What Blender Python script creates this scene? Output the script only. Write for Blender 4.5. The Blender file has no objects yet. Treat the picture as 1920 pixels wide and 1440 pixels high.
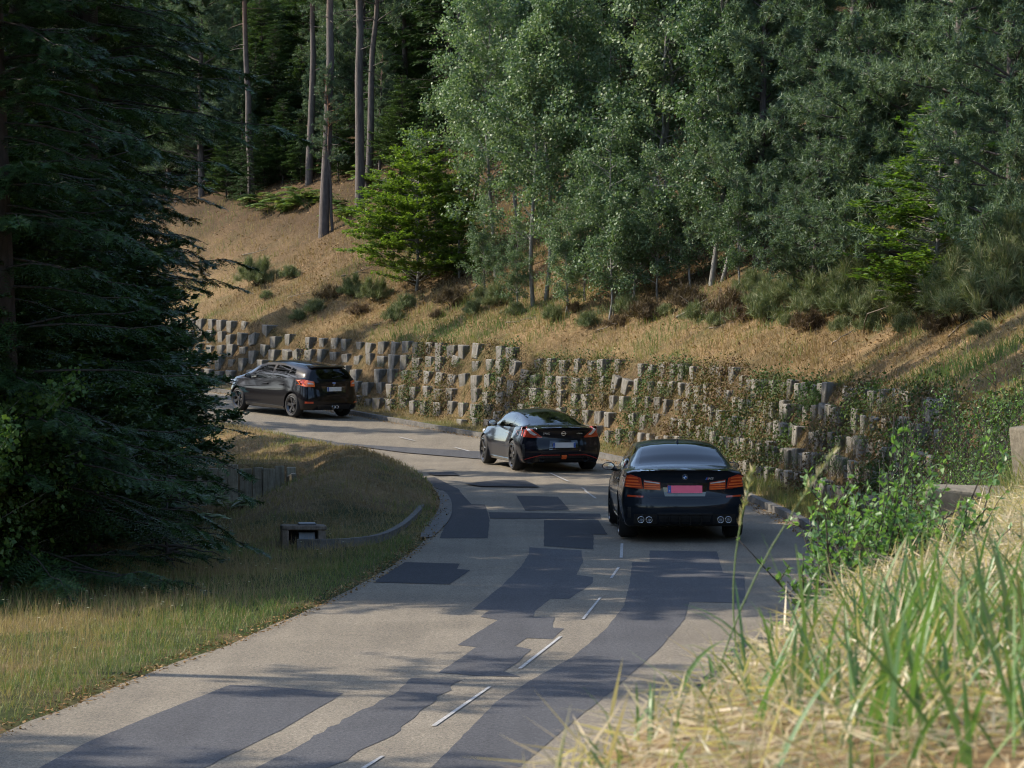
import bpy, bmesh, math, random
import numpy as np
from mathutils import Vector, Matrix, noise
from mathutils.bvhtree import BVHTree

# ------------------------------------------------------------------ camera, sky, sun, exposure
scene = bpy.context.scene
COL = scene.collection
CAM = Vector((0.0, 0.0, 3.33))
FPX = 5600.0                                   # focal length in pixels of a 1920 px wide frame
HORIZON = 600.0
cam_data = bpy.data.cameras.new('camera')
cam_data.sensor_width = 36.0
cam_data.lens = FPX / 1920.0 * 36.0
cam_data.clip_start = 0.2
cam_data.clip_end = 2000.0
cam_data.dof.use_dof = True
cam_data.dof.focus_distance = 52.0
cam_data.dof.aperture_fstop = 20.0
camera = bpy.data.objects.new('camera', cam_data)
COL.objects.link(camera)
camera.location = CAM
PITCH = math.atan((720.0 - HORIZON) / FPX)
camera.rotation_euler = (math.radians(90) - PITCH, 0, 0)
scene.camera = camera

SUN_EL = math.radians(37.0)
SUN_AZ = math.atan2(-0.968, 0.25)             # clockwise from +Y
world = bpy.data.worlds.new('World')
scene.world = world
world.use_nodes = True
wn = world.node_tree
wn.nodes.clear()
sky = wn.nodes.new('ShaderNodeTexSky')
sky.sky_type = 'NISHITA'
sky.sun_disc = False
sky.sun_elevation = SUN_EL
sky.sun_rotation = SUN_AZ % (2 * math.pi)
bg = wn.nodes.new('ShaderNodeBackground')
bg.inputs['Strength'].default_value = 0.15
wo = wn.nodes.new('ShaderNodeOutputWorld')
wn.links.new(sky.outputs[0], bg.inputs[0])
wn.links.new(bg.outputs[0], wo.inputs[0])

sun_data = bpy.data.lights.new('sun', 'SUN')
sun_data.energy = 3.5
sun_data.angle = math.radians(0.53)
sun_data.color = (1.0, 0.89, 0.74)
sun = bpy.data.objects.new('sun', sun_data)
COL.objects.link(sun)
SUN_DIR = Vector((math.sin(SUN_AZ) * math.cos(SUN_EL), math.cos(SUN_AZ) * math.cos(SUN_EL), math.sin(SUN_EL)))
sun.rotation_euler = SUN_DIR.to_track_quat('Z', 'Y').to_euler()
sun.location = (-30, 40, 40)

scene.view_settings.view_transform = 'Standard'
scene.view_settings.look = 'None'
scene.view_settings.exposure = 1.27
scene.view_settings.gamma = 1.0
scene.view_settings.use_curve_mapping = False
scene.render.engine = 'CYCLES'
scene.cycles.max_bounces = 6
scene.cycles.diffuse_bounces = 3
scene.cycles.glossy_bounces = 3
scene.cycles.transparent_max_bounces = 8
scene.cycles.transmission_bounces = 4
scene.cycles.use_denoising = True
scene.cycles.use_adaptive_sampling = True
scene.cycles.adaptive_threshold = 0.02
scene.cycles.filter_width = 1.1
scene.cycles.caustics_reflective = False
scene.cycles.caustics_refractive = False

random.seed(7)
RNG = np.random.RandomState(7)

# ------------------------------------------------------------------ mesh helpers
class Geo:
    """Collects vertices, quads and triangles (numpy) and writes them as one mesh."""
    def __init__(self):
        self.v, self.q, self.t, self.tone, self.n = [], [], [], [], 0
    def add(self, V, Q=None, T=None, tone=None):
        V = np.asarray(V, dtype=np.float32).reshape(-1, 3)
        if Q is not None and len(Q):
            self.q.append(np.asarray(Q, dtype=np.int32).reshape(-1, 4) + self.n)
        if T is not None and len(T):
            self.t.append(np.asarray(T, dtype=np.int32).reshape(-1, 3) + self.n)
        if tone is None:
            tone = np.zeros(len(V), dtype=np.float32)
        self.tone.append(np.asarray(tone, dtype=np.float32) * np.ones(len(V), dtype=np.float32))
        self.v.append(V)
        self.n += len(V)
        return self
    def tris(self):
        return sum(len(a) for a in self.t) + 2 * sum(len(a) for a in self.q)
    def mesh(self, name, mat=None, smooth=False, tone=False):
        me = bpy.data.meshes.new(name)
        V = np.concatenate(self.v) if self.v else np.zeros((0, 3), np.float32)
        q = np.concatenate(self.q) if self.q else np.zeros((0, 4), np.int32)
        t = np.concatenate(self.t) if self.t else np.zeros((0, 3), np.int32)
        loops = np.concatenate([q.ravel(), t.ravel()])
        starts = np.concatenate([np.arange(len(q)) * 4, len(q) * 4 + np.arange(len(t)) * 3]).astype(np.int32)
        me.vertices.add(len(V)); me.vertices.foreach_set('co', V.ravel())
        me.loops.add(len(loops)); me.loops.foreach_set('vertex_index', loops.astype(np.int32))
        me.polygons.add(len(starts)); me.polygons.foreach_set('loop_start', starts)
        me.update(calc_edges=True)
        me.polygons.foreach_set('use_smooth', np.full(len(starts), smooth, dtype=bool))
        if tone:
            a = me.attributes.new('tone', 'FLOAT', 'POINT')
            a.data.foreach_set('value', np.concatenate(self.tone))
        me.validate(verbose=False)
        if mat:
            me.materials.append(mat)
        return me

def link(name, data, parent=None, label=None, cat=None, group=None, kind=None, loc=None, rz=None, scale=None):
    o = bpy.data.objects.new(name, data)
    COL.objects.link(o)
    if parent is not None:
        o.parent = parent
    if loc is not None:
        o.location = loc
    if rz is not None:
        o.rotation_euler = (0, 0, rz)
    if scale is not None:
        o.scale = (scale, scale, scale) if isinstance(scale, (int, float)) else scale
    if label: o['label'] = label
    if cat: o['category'] = cat
    if group: o['group'] = group
    if kind: o['kind'] = kind
    return o

def spawn(name, parts, loc, rz, scale, label, cat, group=None, tilt=None):
    """A thing: an Empty at its base with one child per part (mesh data shared between alike things)."""
    e = link(name, None, None, label, cat, group, None, loc, rz, scale)
    if tilt: e.rotation_euler = (tilt[0], tilt[1], rz)
    for pn, me in parts:
        link(pn, me, e)
    return e

def tube(geo, path, radii, sides=6, tone=0.0, cap=True):
    P = np.asarray(path, dtype=np.float64)
    n = len(P)
    R = np.asarray(radii, dtype=np.float64) * np.ones(n)
    T = np.gradient(P, axis=0)
    T /= np.linalg.norm(T, axis=1)[:, None] + 1e-9
    ref = np.array([0, 0, 1.0]) if abs(T[0][2]) < 0.9 else np.array([1.0, 0, 0])
    A = np.cross(T, ref); A /= np.linalg.norm(A, axis=1)[:, None] + 1e-9
    B = np.cross(T, A)
    ang = np.arange(sides) / sides * 2 * math.pi
    ring = P[:, None, :] + R[:, None, None] * (np.cos(ang)[None, :, None] * A[:, None, :] + np.sin(ang)[None, :, None] * B[:, None, :])
    idx = np.arange(n * sides).reshape(n, sides)
    q = np.stack([idx[:-1], np.roll(idx[:-1], -1, 1), np.roll(idx[1:], -1, 1), idx[1:]], -1).reshape(-1, 4)
    V = ring.reshape(-1, 3)
    tr = None
    if cap:
        V = np.concatenate([V, P[-1:]])
        last = idx[-1]
        tr = np.stack([last, np.roll(last, -1), np.full(sides, n * sides)], -1)
    geo.add(V, q, tr, tone)

def unit(a):
    return a / (np.linalg.norm(a, axis=-1, keepdims=True) + 1e-9)

def leaves(geo, P, D, N, L, W, tone=None, fold=0.0):
    """Rhombic leaves: P base points, D directions, N approximate normals, L lengths, W widths."""
    D = unit(D); S = unit(np.cross(D, N)); U = np.cross(S, D)
    L = np.asarray(L)[:, None] * np.ones((len(P), 1)); W = np.asarray(W)[:, None] * np.ones((len(P), 1))
    a = P; b = P + D * L * .45 + S * W * .5 + U * W * fold
    c = P + D * L; d = P + D * L * .45 - S * W * .5 + U * W * fold
    V = np.stack([a, b, c, d], 1).reshape(-1, 3)
    Q = np.arange(len(P) * 4).reshape(-1, 4)
    geo.add(V, Q, None, None if tone is None else np.repeat(tone, 4))

def blades(geo, P, lean, h, w, tone=0.0, rng=RNG, curve=1.0):
    """Grass blades of five vertices: P roots, lean horizontal offset of the tip (N,2), h heights, w widths."""
    n = len(P)
    if n == 0: return
    ang = rng.uniform(0, 2 * math.pi, n)
    S = np.stack([np.cos(ang), np.sin(ang), np.zeros(n)], 1) * (np.asarray(w) * np.ones(n))[:, None] * .5
    h = np.asarray(h) * np.ones(n)
    L3 = np.concatenate([lean, np.zeros((n, 1))], 1)
    up = np.array([0, 0, 1.0])
    m = P + L3 * .3 * curve + up * (h * .58)[:, None]
    t = P + L3 + up * h[:, None]
    V = np.stack([P - S, P + S, m + S * .75, m - S * .75, t], 1).reshape(-1, 3)
    base = np.arange(n)[:, None] * 5
    geo.add(V, base + np.array([[0, 1, 2, 3]]), base + np.array([[3, 2, 4]]), np.repeat(np.asarray(tone) * np.ones(n), 5))

def rand_unit(rng, n):
    return unit(rng.normal(size=(n, 3)))

def box(geo, c, s, rot=None, tone=0.0):
    x, y, z = s[0] / 2, s[1] / 2, s[2] / 2
    V = np.array([[-x, -y, -z], [x, -y, -z], [x, y, -z], [-x, y, -z], [-x, -y, z], [x, -y, z], [x, y, z], [-x, y, z]])
    if rot is not None: V = V @ np.array(rot.to_3x3() if hasattr(rot, 'to_3x3') else rot).T
    geo.add(V + np.array(c), [[0, 3, 2, 1], [4, 5, 6, 7], [0, 1, 5, 4], [1, 2, 6, 5], [2, 3, 7, 6], [3, 0, 4, 7]], None, tone)

def bevelled(name, dims, bev, mat, seg=2, taper=1.0, jitter=0.0, seed=0):
    """A bevelled, optionally tapered block mesh with its base at z = 0."""
    bm = bmesh.new()
    bmesh.ops.create_cube(bm, size=1.0)
    r = random.Random(seed)
    for v in bm.verts:
        k = taper if v.co.z < 0 else 1.0
        v.co = Vector((v.co.x * dims[0] * k, v.co.y * dims[1] * (k if v.co.y > 0 else 1), (v.co.z + .5) * dims[2]))
        v.co += Vector([r.uniform(-jitter, jitter) for _ in range(3)])
    bmesh.ops.bevel(bm, geom=bm.edges[:], offset=bev, segments=seg, affect='EDGES', profile=.6)
    me = bpy.data.meshes.new(name)
    bm.to_mesh(me); bm.free()
    me.materials.append(mat)
    return me

# ------------------------------------------------------------------ materials
def new_mat(name):
    m = bpy.data.materials.new(name)
    m.use_nodes = True
    nt = m.node_tree
    nt.nodes.clear()
    out = nt.nodes.new('ShaderNodeOutputMaterial')
    return m, nt, out

def N(nt, typ, **kw):
    n = nt.nodes.new(typ)
    for k, v in kw.items():
        if k in n.inputs: n.inputs[k].default_value = v
        else: setattr(n, k, v)
    return n

def ramp(nt, src, stops, interp='LINEAR'):
    r = nt.nodes.new('ShaderNodeValToRGB')
    r.color_ramp.interpolation = interp
    e = r.color_ramp.elements
    while len(e) < len(stops): e.new(0.5)
    for el, (p, c) in zip(e, stops):
        el.position = p
        el.color = (*c, 1.0) if len(c) == 3 else c
    nt.links.new(src, r.inputs[0])
    return r.outputs[0]

def noise_tex(nt, scale, detail=4, rough=.6, coord=None, dist=0.0):
    t = N(nt, 'ShaderNodeTexNoise')
    t.inputs['Scale'].default_value = scale
    t.inputs['Detail'].default_value = detail
    t.inputs['Roughness'].default_value = rough
    t.inputs['Distortion'].default_value = dist
    if coord is not None: nt.links.new(coord, t.inputs['Vector'])
    return t

def mixc(nt, fac, a, b, mode='MIX'):
    m = N(nt, 'ShaderNodeMix', data_type='RGBA', blend_type=mode)
    def put(sock, v):
        if isinstance(v, tuple): sock.default_value = (*v, 1.0) if len(v) == 3 else v
        elif isinstance(v, (int, float)): sock.default_value = v
        else: nt.links.new(v, sock)
    put(m.inputs[0], fac); put(m.inputs[6], a); put(m.inputs[7], b)
    return m.outputs[2]

def leaf_mat(name, stops, trans=.35, rough=.5, spec=.3, tone_stops=None, tcol=None):
    """Leaf shader: colour varies leaf by leaf and tree by tree; some light passes through."""
    m, nt, out = new_mat(name)
    g = N(nt, 'ShaderNodeNewGeometry')
    oi = N(nt, 'ShaderNodeObjectInfo')
    if tone_stops is not None:
        at = N(nt, 'ShaderNodeAttribute', attribute_name='tone')
        ad = N(nt, 'ShaderNodeMath', operation='MULTIPLY_ADD')
        nt.links.new(g.outputs['Random Per Island'], ad.inputs[0]); ad.inputs[1].default_value = .26
        sb = N(nt, 'ShaderNodeMath', operation='SUBTRACT'); nt.links.new(at.outputs['Fac'], sb.inputs[0]); sb.inputs[1].default_value = .13
        nt.links.new(sb.outputs[0], ad.inputs[2])
        c = ramp(nt, ad.outputs[0], tone_stops)
    else:
        c = ramp(nt, g.outputs['Random Per Island'], stops)
    hsv = N(nt, 'ShaderNodeHueSaturation')
    mr = N(nt, 'ShaderNodeMapRange'); nt.links.new(oi.outputs['Random'], mr.inputs[0])
    mr.inputs[3].default_value = .8; mr.inputs[4].default_value = 1.2
    nt.links.new(mr.outputs[0], hsv.inputs['Value']); nt.links.new(c, hsv.inputs['Color'])
    mr2 = N(nt, 'ShaderNodeMapRange'); nt.links.new(oi.outputs['Random'], mr2.inputs[0])
    mr2.inputs[3].default_value = .512; mr2.inputs[4].default_value = .488
    nt.links.new(mr2.outputs[0], hsv.inputs['Hue'])
    p = N(nt, 'ShaderNodeBsdfPrincipled', Roughness=rough)
    p.inputs['Specular IOR Level'].default_value = spec
    nt.links.new(hsv.outputs[0], p.inputs['Base Color'])
    tr = N(nt, 'ShaderNodeBsdfTranslucent')
    tc = mixc(nt, 1.0, hsv.outputs[0], tcol or (1.15, 1.25, .5), 'MULTIPLY')
    nt.links.new(tc, tr.inputs[0])
    mx = N(nt, 'ShaderNodeMixShader'); mx.inputs[0].default_value = trans
    nt.links.new(p.outputs[0], mx.inputs[1]); nt.links.new(tr.outputs[0], mx.inputs[2])
    nt.links.new(mx.outputs[0], out.inputs[0])
    return m

def bark_mat(name, c1, c2, scale=14, zstretch=.25, c_top=None, top=(3.0, 7.0), bump=.6):
    m, nt, out = new_mat(name)
    tc = N(nt, 'ShaderNodeTexCoord')
    mp = N(nt, 'ShaderNodeMapping'); mp.inputs['Scale'].default_value = (1, 1, zstretch)
    nt.links.new(tc.outputs['Object'], mp.inputs[0])
    n = noise_tex(nt, scale, 6, .7, mp.outputs[0])
    c = ramp(nt, n.outputs[0], [(.35, c1), (.65, c2)])
    if c_top:
        sx = N(nt, 'ShaderNodeSeparateXYZ'); nt.links.new(tc.outputs['Object'], sx.inputs[0])
        mr = N(nt, 'ShaderNodeMapRange'); nt.links.new(sx.outputs[2], mr.inputs[0])
        mr.inputs[1].default_value, mr.inputs[2].default_value = top
        c = mixc(nt, mr.outputs[0], c, c_top)
    p = N(nt, 'ShaderNodeBsdfPrincipled', Roughness=.9)
    nt.links.new(c, p.inputs['Base Color'])
    b = N(nt, 'ShaderNodeBump', Strength=bump, Distance=.02); nt.links.new(n.outputs[0], b.inputs['Height'])
    nt.links.new(b.outputs[0], p.inputs['Normal'])
    nt.links.new(p.outputs[0], out.inputs[0])
    return m

def plain_mat(name, col, rough=.5, metal=0.0, coat=0.0, spec=.5, nscale=0, namp=.15, bump=0.0, emit=None):
    m, nt, out = new_mat(name)
    p = N(nt, 'ShaderNodeBsdfPrincipled', Roughness=rough, Metallic=metal)
    p.inputs['Coat Weight'].default_value = coat
    p.inputs['Coat Roughness'].default_value = .03
    p.inputs['Specular IOR Level'].default_value = spec
    p.inputs['Base Color'].default_value = (*col, 1)
    if nscale:
        tc = N(nt, 'ShaderNodeTexCoord')
        n = noise_tex(nt, nscale, 5, .65, tc.outputs['Object'])
        lo = tuple(c * (1 - namp) for c in col); hi = tuple(min(1, c * (1 + namp)) for c in col)
        nt.links.new(ramp(nt, n.outputs[0], [(.3, lo), (.7, hi)]), p.inputs['Base Color'])
        if bump:
            b = N(nt, 'ShaderNodeBump', Strength=bump, Distance=.01); nt.links.new(n.outputs[0], b.inputs['Height'])
            nt.links.new(b.outputs[0], p.inputs['Normal'])
    nt.links.new(p.outputs[0], out.inputs[0])
    return m

def asphalt_mat(name, dark, light, stain=.25, seed=0.0):
    """Worn asphalt: fine aggregate speckle, broad stains and a little roughness relief."""
    m, nt, out = new_mat(name)
    tc = N(nt, 'ShaderNodeTexCoord')
    mp = N(nt, 'ShaderNodeMapping'); mp.inputs['Location'].default_value = (seed, seed * 1.7, 0)
    nt.links.new(tc.outputs['Object'], mp.inputs[0])
    vo = N(nt, 'ShaderNodeTexVoronoi'); vo.inputs['Scale'].default_value = 85
    nt.links.new(mp.outputs[0], vo.inputs['Vector'])
    sp = ramp(nt, vo.outputs['Color'], [(.05, dark), (.4, tuple((a + b) / 2 for a, b in zip(dark, light))), (.85, light), (.98, tuple(min(1, c * 1.3) for c in light))])
    gr = noise_tex(nt, 26, 8, .85, mp.outputs[0])
    gs = ramp(nt, gr.outputs[0], [(.36, (.55, .55, .56)), (.5, (1.0, 1.0, 1.0)), (.66, (1.42, 1.4, 1.36))])
    sp = mixc(nt, 1.0, sp, gs, 'MULTIPLY')
    cv = N(nt, 'ShaderNodeTexVoronoi', feature='DISTANCE_TO_EDGE'); cv.inputs['Scale'].default_value = .42
    wv = noise_tex(nt, 1.3, 5, .7, mp.outputs[0])
    vm = N(nt, 'ShaderNodeMix', data_type='RGBA'); vm.inputs[0].default_value = .35
    nt.links.new(mp.outputs[0], vm.inputs[6]); nt.links.new(wv.outputs['Color'], vm.inputs[7]); nt.links.new(vm.outputs[2], cv.inputs['Vector'])
    ck = ramp(nt, cv.outputs['Distance'], [(.0, (.84, .84, .84)), (.005, (1.0, 1.0, 1.0))])
    sp = mixc(nt, 1.0, sp, ck, 'MULTIPLY')
    big = noise_tex(nt, .55, 5, .6, mp.outputs[0], .6)
    st = ramp(nt, big.outputs[0], [(.3, (1 - stain,) * 3), (.62, (1.0, 1.0, 1.0))])
    mp2 = N(nt, 'ShaderNodeMapping'); mp2.inputs['Scale'].default_value = (3.0, .12, 1); mp2.inputs['Rotation'].default_value = (0, 0, -.12)
    nt.links.new(tc.outputs['Object'], mp2.inputs[0])
    ln = noise_tex(nt, 1.0, 4, .6, mp2.outputs[0])
    st2 = ramp(nt, ln.outputs[0], [(.35, (.86, .86, .87)), (.6, (1.0, 1.0, 1.0))])
    c = mixc(nt, 1.0, mixc(nt, 1.0, sp, st, 'MULTIPLY'), st2, 'MULTIPLY')
    p = N(nt, 'ShaderNodeBsdfPrincipled', Roughness=.88)
    p.inputs['Specular IOR Level'].default_value = .25
    nt.links.new(c, p.inputs['Base Color'])
    b = N(nt, 'ShaderNodeBump', Strength=.35, Distance=.006); nt.links.new(vo.outputs['Distance'], b.inputs['Height'])
    nt.links.new(b.outputs[0], p.inputs['Normal'])
    nt.links.new(p.outputs[0], out.inputs[0])
    return m

def concrete_mat(name, c1, c2, scale=6, moss=None, streak=True):
    m, nt, out = new_mat(name)
    tc = N(nt, 'ShaderNodeTexCoord'); oi = N(nt, 'ShaderNodeObjectInfo'); g = N(nt, 'ShaderNodeNewGeometry')
    n = noise_tex(nt, scale, 7, .7, g.outputs['Position'])
    c = ramp(nt, n.outputs[0], [(.3, c1), (.7, c2)])
    if streak:
        mp = N(nt, 'ShaderNodeMapping'); mp.inputs['Scale'].default_value = (9, 9, .9)
        nt.links.new(g.outputs['Position'], mp.inputs[0])
        n2 = noise_tex(nt, 1.6, 5, .7, mp.outputs[0])
        s = ramp(nt, n2.outputs[0], [(.38, (.52, .5, .46)), (.6, (1, 1, 1))])
        c = mixc(nt, .8, c, mixc(nt, 1.0, c, s, 'MULTIPLY'))
    if moss:
        n3 = noise_tex(nt, 3.1, 5, .7, g.outputs['Position'])
        f = ramp(nt, n3.outputs[0], [(.55, (0, 0, 0)), (.72, (.7, .7, .7))])
        c = mixc(nt, f, c, moss)
    hs = N(nt, 'ShaderNodeHueSaturation'); mr = N(nt, 'ShaderNodeMapRange')
    nt.links.new(oi.outputs['Random'], mr.inputs[0]); mr.inputs[3].default_value = .75; mr.inputs[4].default_value = 1.15
    nt.links.new(mr.outputs[0], hs.inputs['Value']); nt.links.new(c, hs.inputs['Color'])
    p = N(nt, 'ShaderNodeBsdfPrincipled', Roughness=.92)
    p.inputs['Specular IOR Level'].default_value = .2
    nt.links.new(hs.outputs[0], p.inputs['Base Color'])
    n4 = noise_tex(nt, 40, 5, .7, g.outputs['Position'])
    b = N(nt, 'ShaderNodeBump', Strength=.5, Distance=.01); nt.links.new(n4.outputs[0], b.inputs['Height'])
    nt.links.new(b.outputs[0], p.inputs['Normal'])
    nt.links.new(p.outputs[0], out.inputs[0])
    return m

def ground_mat():
    """Soil, straw and low turf: 'tone' 0 dry, 1 green; 'soil' bare earth and needle litter."""
    m, nt, out = new_mat('ground_soil')
    g = N(nt, 'ShaderNodeNewGeometry')
    at = N(nt, 'ShaderNodeAttribute', attribute_name='tone')
    lt = N(nt, 'ShaderNodeAttribute', attribute_name='soil')
    n1 = noise_tex(nt, .9, 6, .65, g.outputs['Position'])
    n2 = noise_tex(nt, 9, 6, .7, g.outputs['Position'])
    n3 = noise_tex(nt, 45, 4, .7, g.outputs['Position'])
    dry = ramp(nt, n2.outputs[0], [(.25, (.085, .056, .028)), (.5, (.175, .12, .062)), (.75, (.27, .195, .108))])
    grn = ramp(nt, n2.outputs[0], [(.25, (.025, .035, .012)), (.6, (.065, .078, .024)), (.85, (.12, .11, .045))])
    sol = ramp(nt, n2.outputs[0], [(.25, (.03, .02, .013)), (.5, (.07, .045, .026)), (.8, (.13, .088, .052))])
    ad = N(nt, 'ShaderNodeMath', operation='ADD'); nt.links.new(at.outputs['Fac'], ad.inputs[0])
    sb = N(nt, 'ShaderNodeMath', operation='MULTIPLY_ADD'); nt.links.new(n1.outputs[0], sb.inputs[0])
    sb.inputs[1].default_value = 1.6; sb.inputs[2].default_value = -.8
    nt.links.new(sb.outputs[0], ad.inputs[1])
    f = ramp(nt, ad.outputs[0], [(.3, (0, 0, 0)), (.75, (1, 1, 1))])
    c = mixc(nt, f, dry, grn)
    c = mixc(nt, lt.outputs['Fac'], c, sol)
    n5 = noise_tex(nt, .35, 5, .6, g.outputs['Position'])
    pt = ramp(nt, n5.outputs[0], [(.36, (.6, .62, .6)), (.6, (1.08, 1.06, 1.02))])
    c = mixc(nt, 1.0, c, pt, 'MULTIPLY')
    sh = ramp(nt, n3.outputs[0], [(.3, (.55, .55, .55)), (.65, (1.15, 1.15, 1.15))])
    c = mixc(nt, 1.0, c, sh, 'MULTIPLY')
    p = N(nt, 'ShaderNodeBsdfPrincipled', Roughness=.95)
    p.inputs['Specular IOR Level'].default_value = .1
    nt.links.new(c, p.inputs['Base Color'])
    b = N(nt, 'ShaderNodeBump', Strength=.8, Distance=.05); nt.links.new(n2.outputs[0], b.inputs['Height'])
    nt.links.new(b.outputs[0], p.inputs['Normal'])
    nt.links.new(p.outputs[0], out.inputs[0])
    return m

M = {}
M['ground'] = ground_mat()
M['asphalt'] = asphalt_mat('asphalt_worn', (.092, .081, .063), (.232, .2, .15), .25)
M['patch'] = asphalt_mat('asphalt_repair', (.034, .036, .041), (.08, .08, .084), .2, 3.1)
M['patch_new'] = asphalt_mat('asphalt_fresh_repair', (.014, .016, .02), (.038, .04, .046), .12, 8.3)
M['gutter'] = concrete_mat('gutter_concrete', (.075, .072, .066), (.17, .16, .145), 8, (.035, .05, .02), False)
M['kerb'] = concrete_mat('kerb_concrete', (.06, .058, .054), (.16, .15, .135), 7, (.06, .06, .04), False)
M['block'] = concrete_mat('wall_concrete', (.115, .11, .098), (.23, .216, .19), 5, (.1, .095, .05))
M['plank'] = concrete_mat('headwall_concrete', (.2, .175, .13), (.42, .38, .28), 4)
M['paint'] = plain_mat('road_paint_worn', (.28, .275, .262), .8, nscale=24, namp=.5)
# ------------------------------------------------------------------ the road in plan: left and right edge in pairs
PAIRS = [(-16, -31, -9.8, -32.1), (-11.4, -10, -5.25, -11.1), (-8.1, 5, -1.85, 3.9), (-5.9, 15, .3, 13.9), (-4.12, 24, 2.1, 22.9),
         (-3.43, 28.1, 2.9, 27.2), (-2.55, 32.8, 3.65, 32.0), (-1.74, 39.2, 4.4, 39.0), (-1.30, 45.5, 4.68, 46.0),
         (-1.2, 52.0, 4.45, 52.8), (-1.6, 59.0, 3.95, 59.8), (-3.0, 65.5, 2.95, 66.6), (-4.9, 71.0, 1.4, 72.8),
         (-6.9, 76.0, -1.1, 78.8), (-9.2, 81.0, -3.6, 84.2), (-11.9, 86.0, -6.3, 89.4), (-17.5, 95.5, -12.0, 98.9),
         (-26, 110, -20.5, 113.5), (-45, 142, -39.5, 145.5), (-75, 192, -69.5, 195.5)]

def catmull(pts, per):
    pts = np.asarray(pts, float)
    P = np.vstack([2 * pts[0] - pts[1], pts, 2 * pts[-1] - pts[-2]])
    out = []
    for i in range(1, len(P) - 2):
        k = per[i - 1]
        for t in np.arange(k) / k:
            a, b, c, d = P[i - 1], P[i], P[i + 1], P[i + 2]
            out.append(.5 * (2 * b + (c - a) * t + (2 * a - 5 * b + 4 * c - d) * t * t + (3 * b - a - 3 * c + d) * t ** 3))
    out.append(P[-2])
    return np.array(out)

_seg = [max(2, int(math.hypot(b[0] - a[0], b[1] - a[1]) / (.5 if 1 < a[1] < 95 else 2.0))) for a, b in zip(PAIRS, PAIRS[1:])]
ED = catmull(PAIRS, _seg)
LE, RE = ED[:, :2], ED[:, 2:]
NST = len(ED)

def z_road(y):
    y = np.asarray(y, float)
    return np.where(y < 62, 0, np.where(y < 86, .00115 * (np.clip(y, 62, 86) - 62) ** 2, .00115 * 576 + .0552 * (np.minimum(y, 130) - 86)))

ZM = z_road((LE[:, 1] + RE[:, 1]) / 2)
OUT = unit(RE - LE)                            # outward to the right

def smooth(a, b, x):
    t = np.clip((x - a) / (b - a), 0, 1)
    return t * t * (3 - 2 * t)

WALL_TOP = [(-40, 2.6), (0, 2.6), (2.5, 2.68), (4, 2.72), (6, 2.67), (8, 2.62), (10, 2.56), (13, 2.46), (16, 2.38), (20, 2.28), (26, 2.2), (40, 2.18), (52, 2.1), (64.6, 2.04), (65.4, 2.24),
            (78.6, 2.28), (79.4, 2.6), (88.8, 2.66), (89.6, 2.76), (94, 2.82), (94.8, 3.25), (105, 3.5), (130, 5.2), (200, 5.2)]
def wall_top(y):
    return np.interp(y, [a for a, b in WALL_TOP], [b for a, b in WALL_TOP])

S_WALL0, S_WALL1 = .8, 1.85
def right_z(s, x, y, ry, z0):
    top = float(wall_top(ry))
    if s < .13: return z0 - .03
    if s < S_WALL0: return z0 + .1 + .08 * s
    nz = noise.noise(Vector((x * .35, y * .35, 0))) * .16 + noise.noise(Vector((x * 1.3, y * 1.3, 4))) * .06
    if s < S_WALL1:
        f = (s - S_WALL0) / (S_WALL1 - S_WALL0)
        return z0 + .16 + (top - z0 - .16) * f + nz * .5 * math.sin(f * math.pi)
    e = s - S_WALL1
    g = .10 + .48 * float(smooth(7, 22, ry))
    z = top + g * min(e, 6) + .5 * max(0, min(e, 60) - 6) + .05 * max(0, min(e - 60, 120))
    return z + nz * min(1, e * .7)

RIDGE = np.array([(-1.75, 50.5, .03), (-2.1, 56, .24), (-3.2, 61, .5), (-4.3, 66, .56), (-5.9, 71, .52), (-7.6, 75.5, .46), (-10, 80.5, .4), (-13, 86, .3)])
def left_z(s, x, y, z0):
    z = z0 + .015 - .035 * min(s, 4.0) - .14 * max(0, min(s - 4.0, 9)) + .2 * max(0, min(s - 16, 60))
    z += (noise.noise(Vector((x * .4, y * .4, 9))) * .12 + noise.noise(Vector((x * 1.5, y * 1.5, 3))) * .04) * min(1, s)
    if 44 < y < 92:
        d = 1e9; h = 0
        for a, b in zip(RIDGE, RIDGE[1:]):
            ab = b[:2] - a[:2]; t = max(0, min(1, ((x - a[0]) * ab[0] + (y - a[1]) * ab[1]) / (ab @ ab)))
            q = a + (b - a) * t
            dd = math.hypot(x - q[0], y - q[1])
            if dd < d: d, h = dd, q[2]
        z += h * math.exp(-(d / 1.2) ** 2) + .62 * math.exp(-((x + 3.35) / 1.15) ** 2 - ((y - 54.5) / 6) ** 2)
        # the sunk inlet before the headwall, and the level ground held behind it
        pit = math.exp(-((x + 5.6) / 1.5) ** 4 - ((y - 57.4) / 2.9) ** 4)
        z -= .72 * pit
        if y > 60.1 and -7.6 < x < -4.0:
            k = float(smooth(60.1, 60.5, y) * smooth(-7.6, -7.0, x) * (1 - smooth(-4.6, -4.0, x)) * (1 - smooth(64, 68, y)))
            z = z * (1 - k) + max(z, .40) * k
    return z

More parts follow.
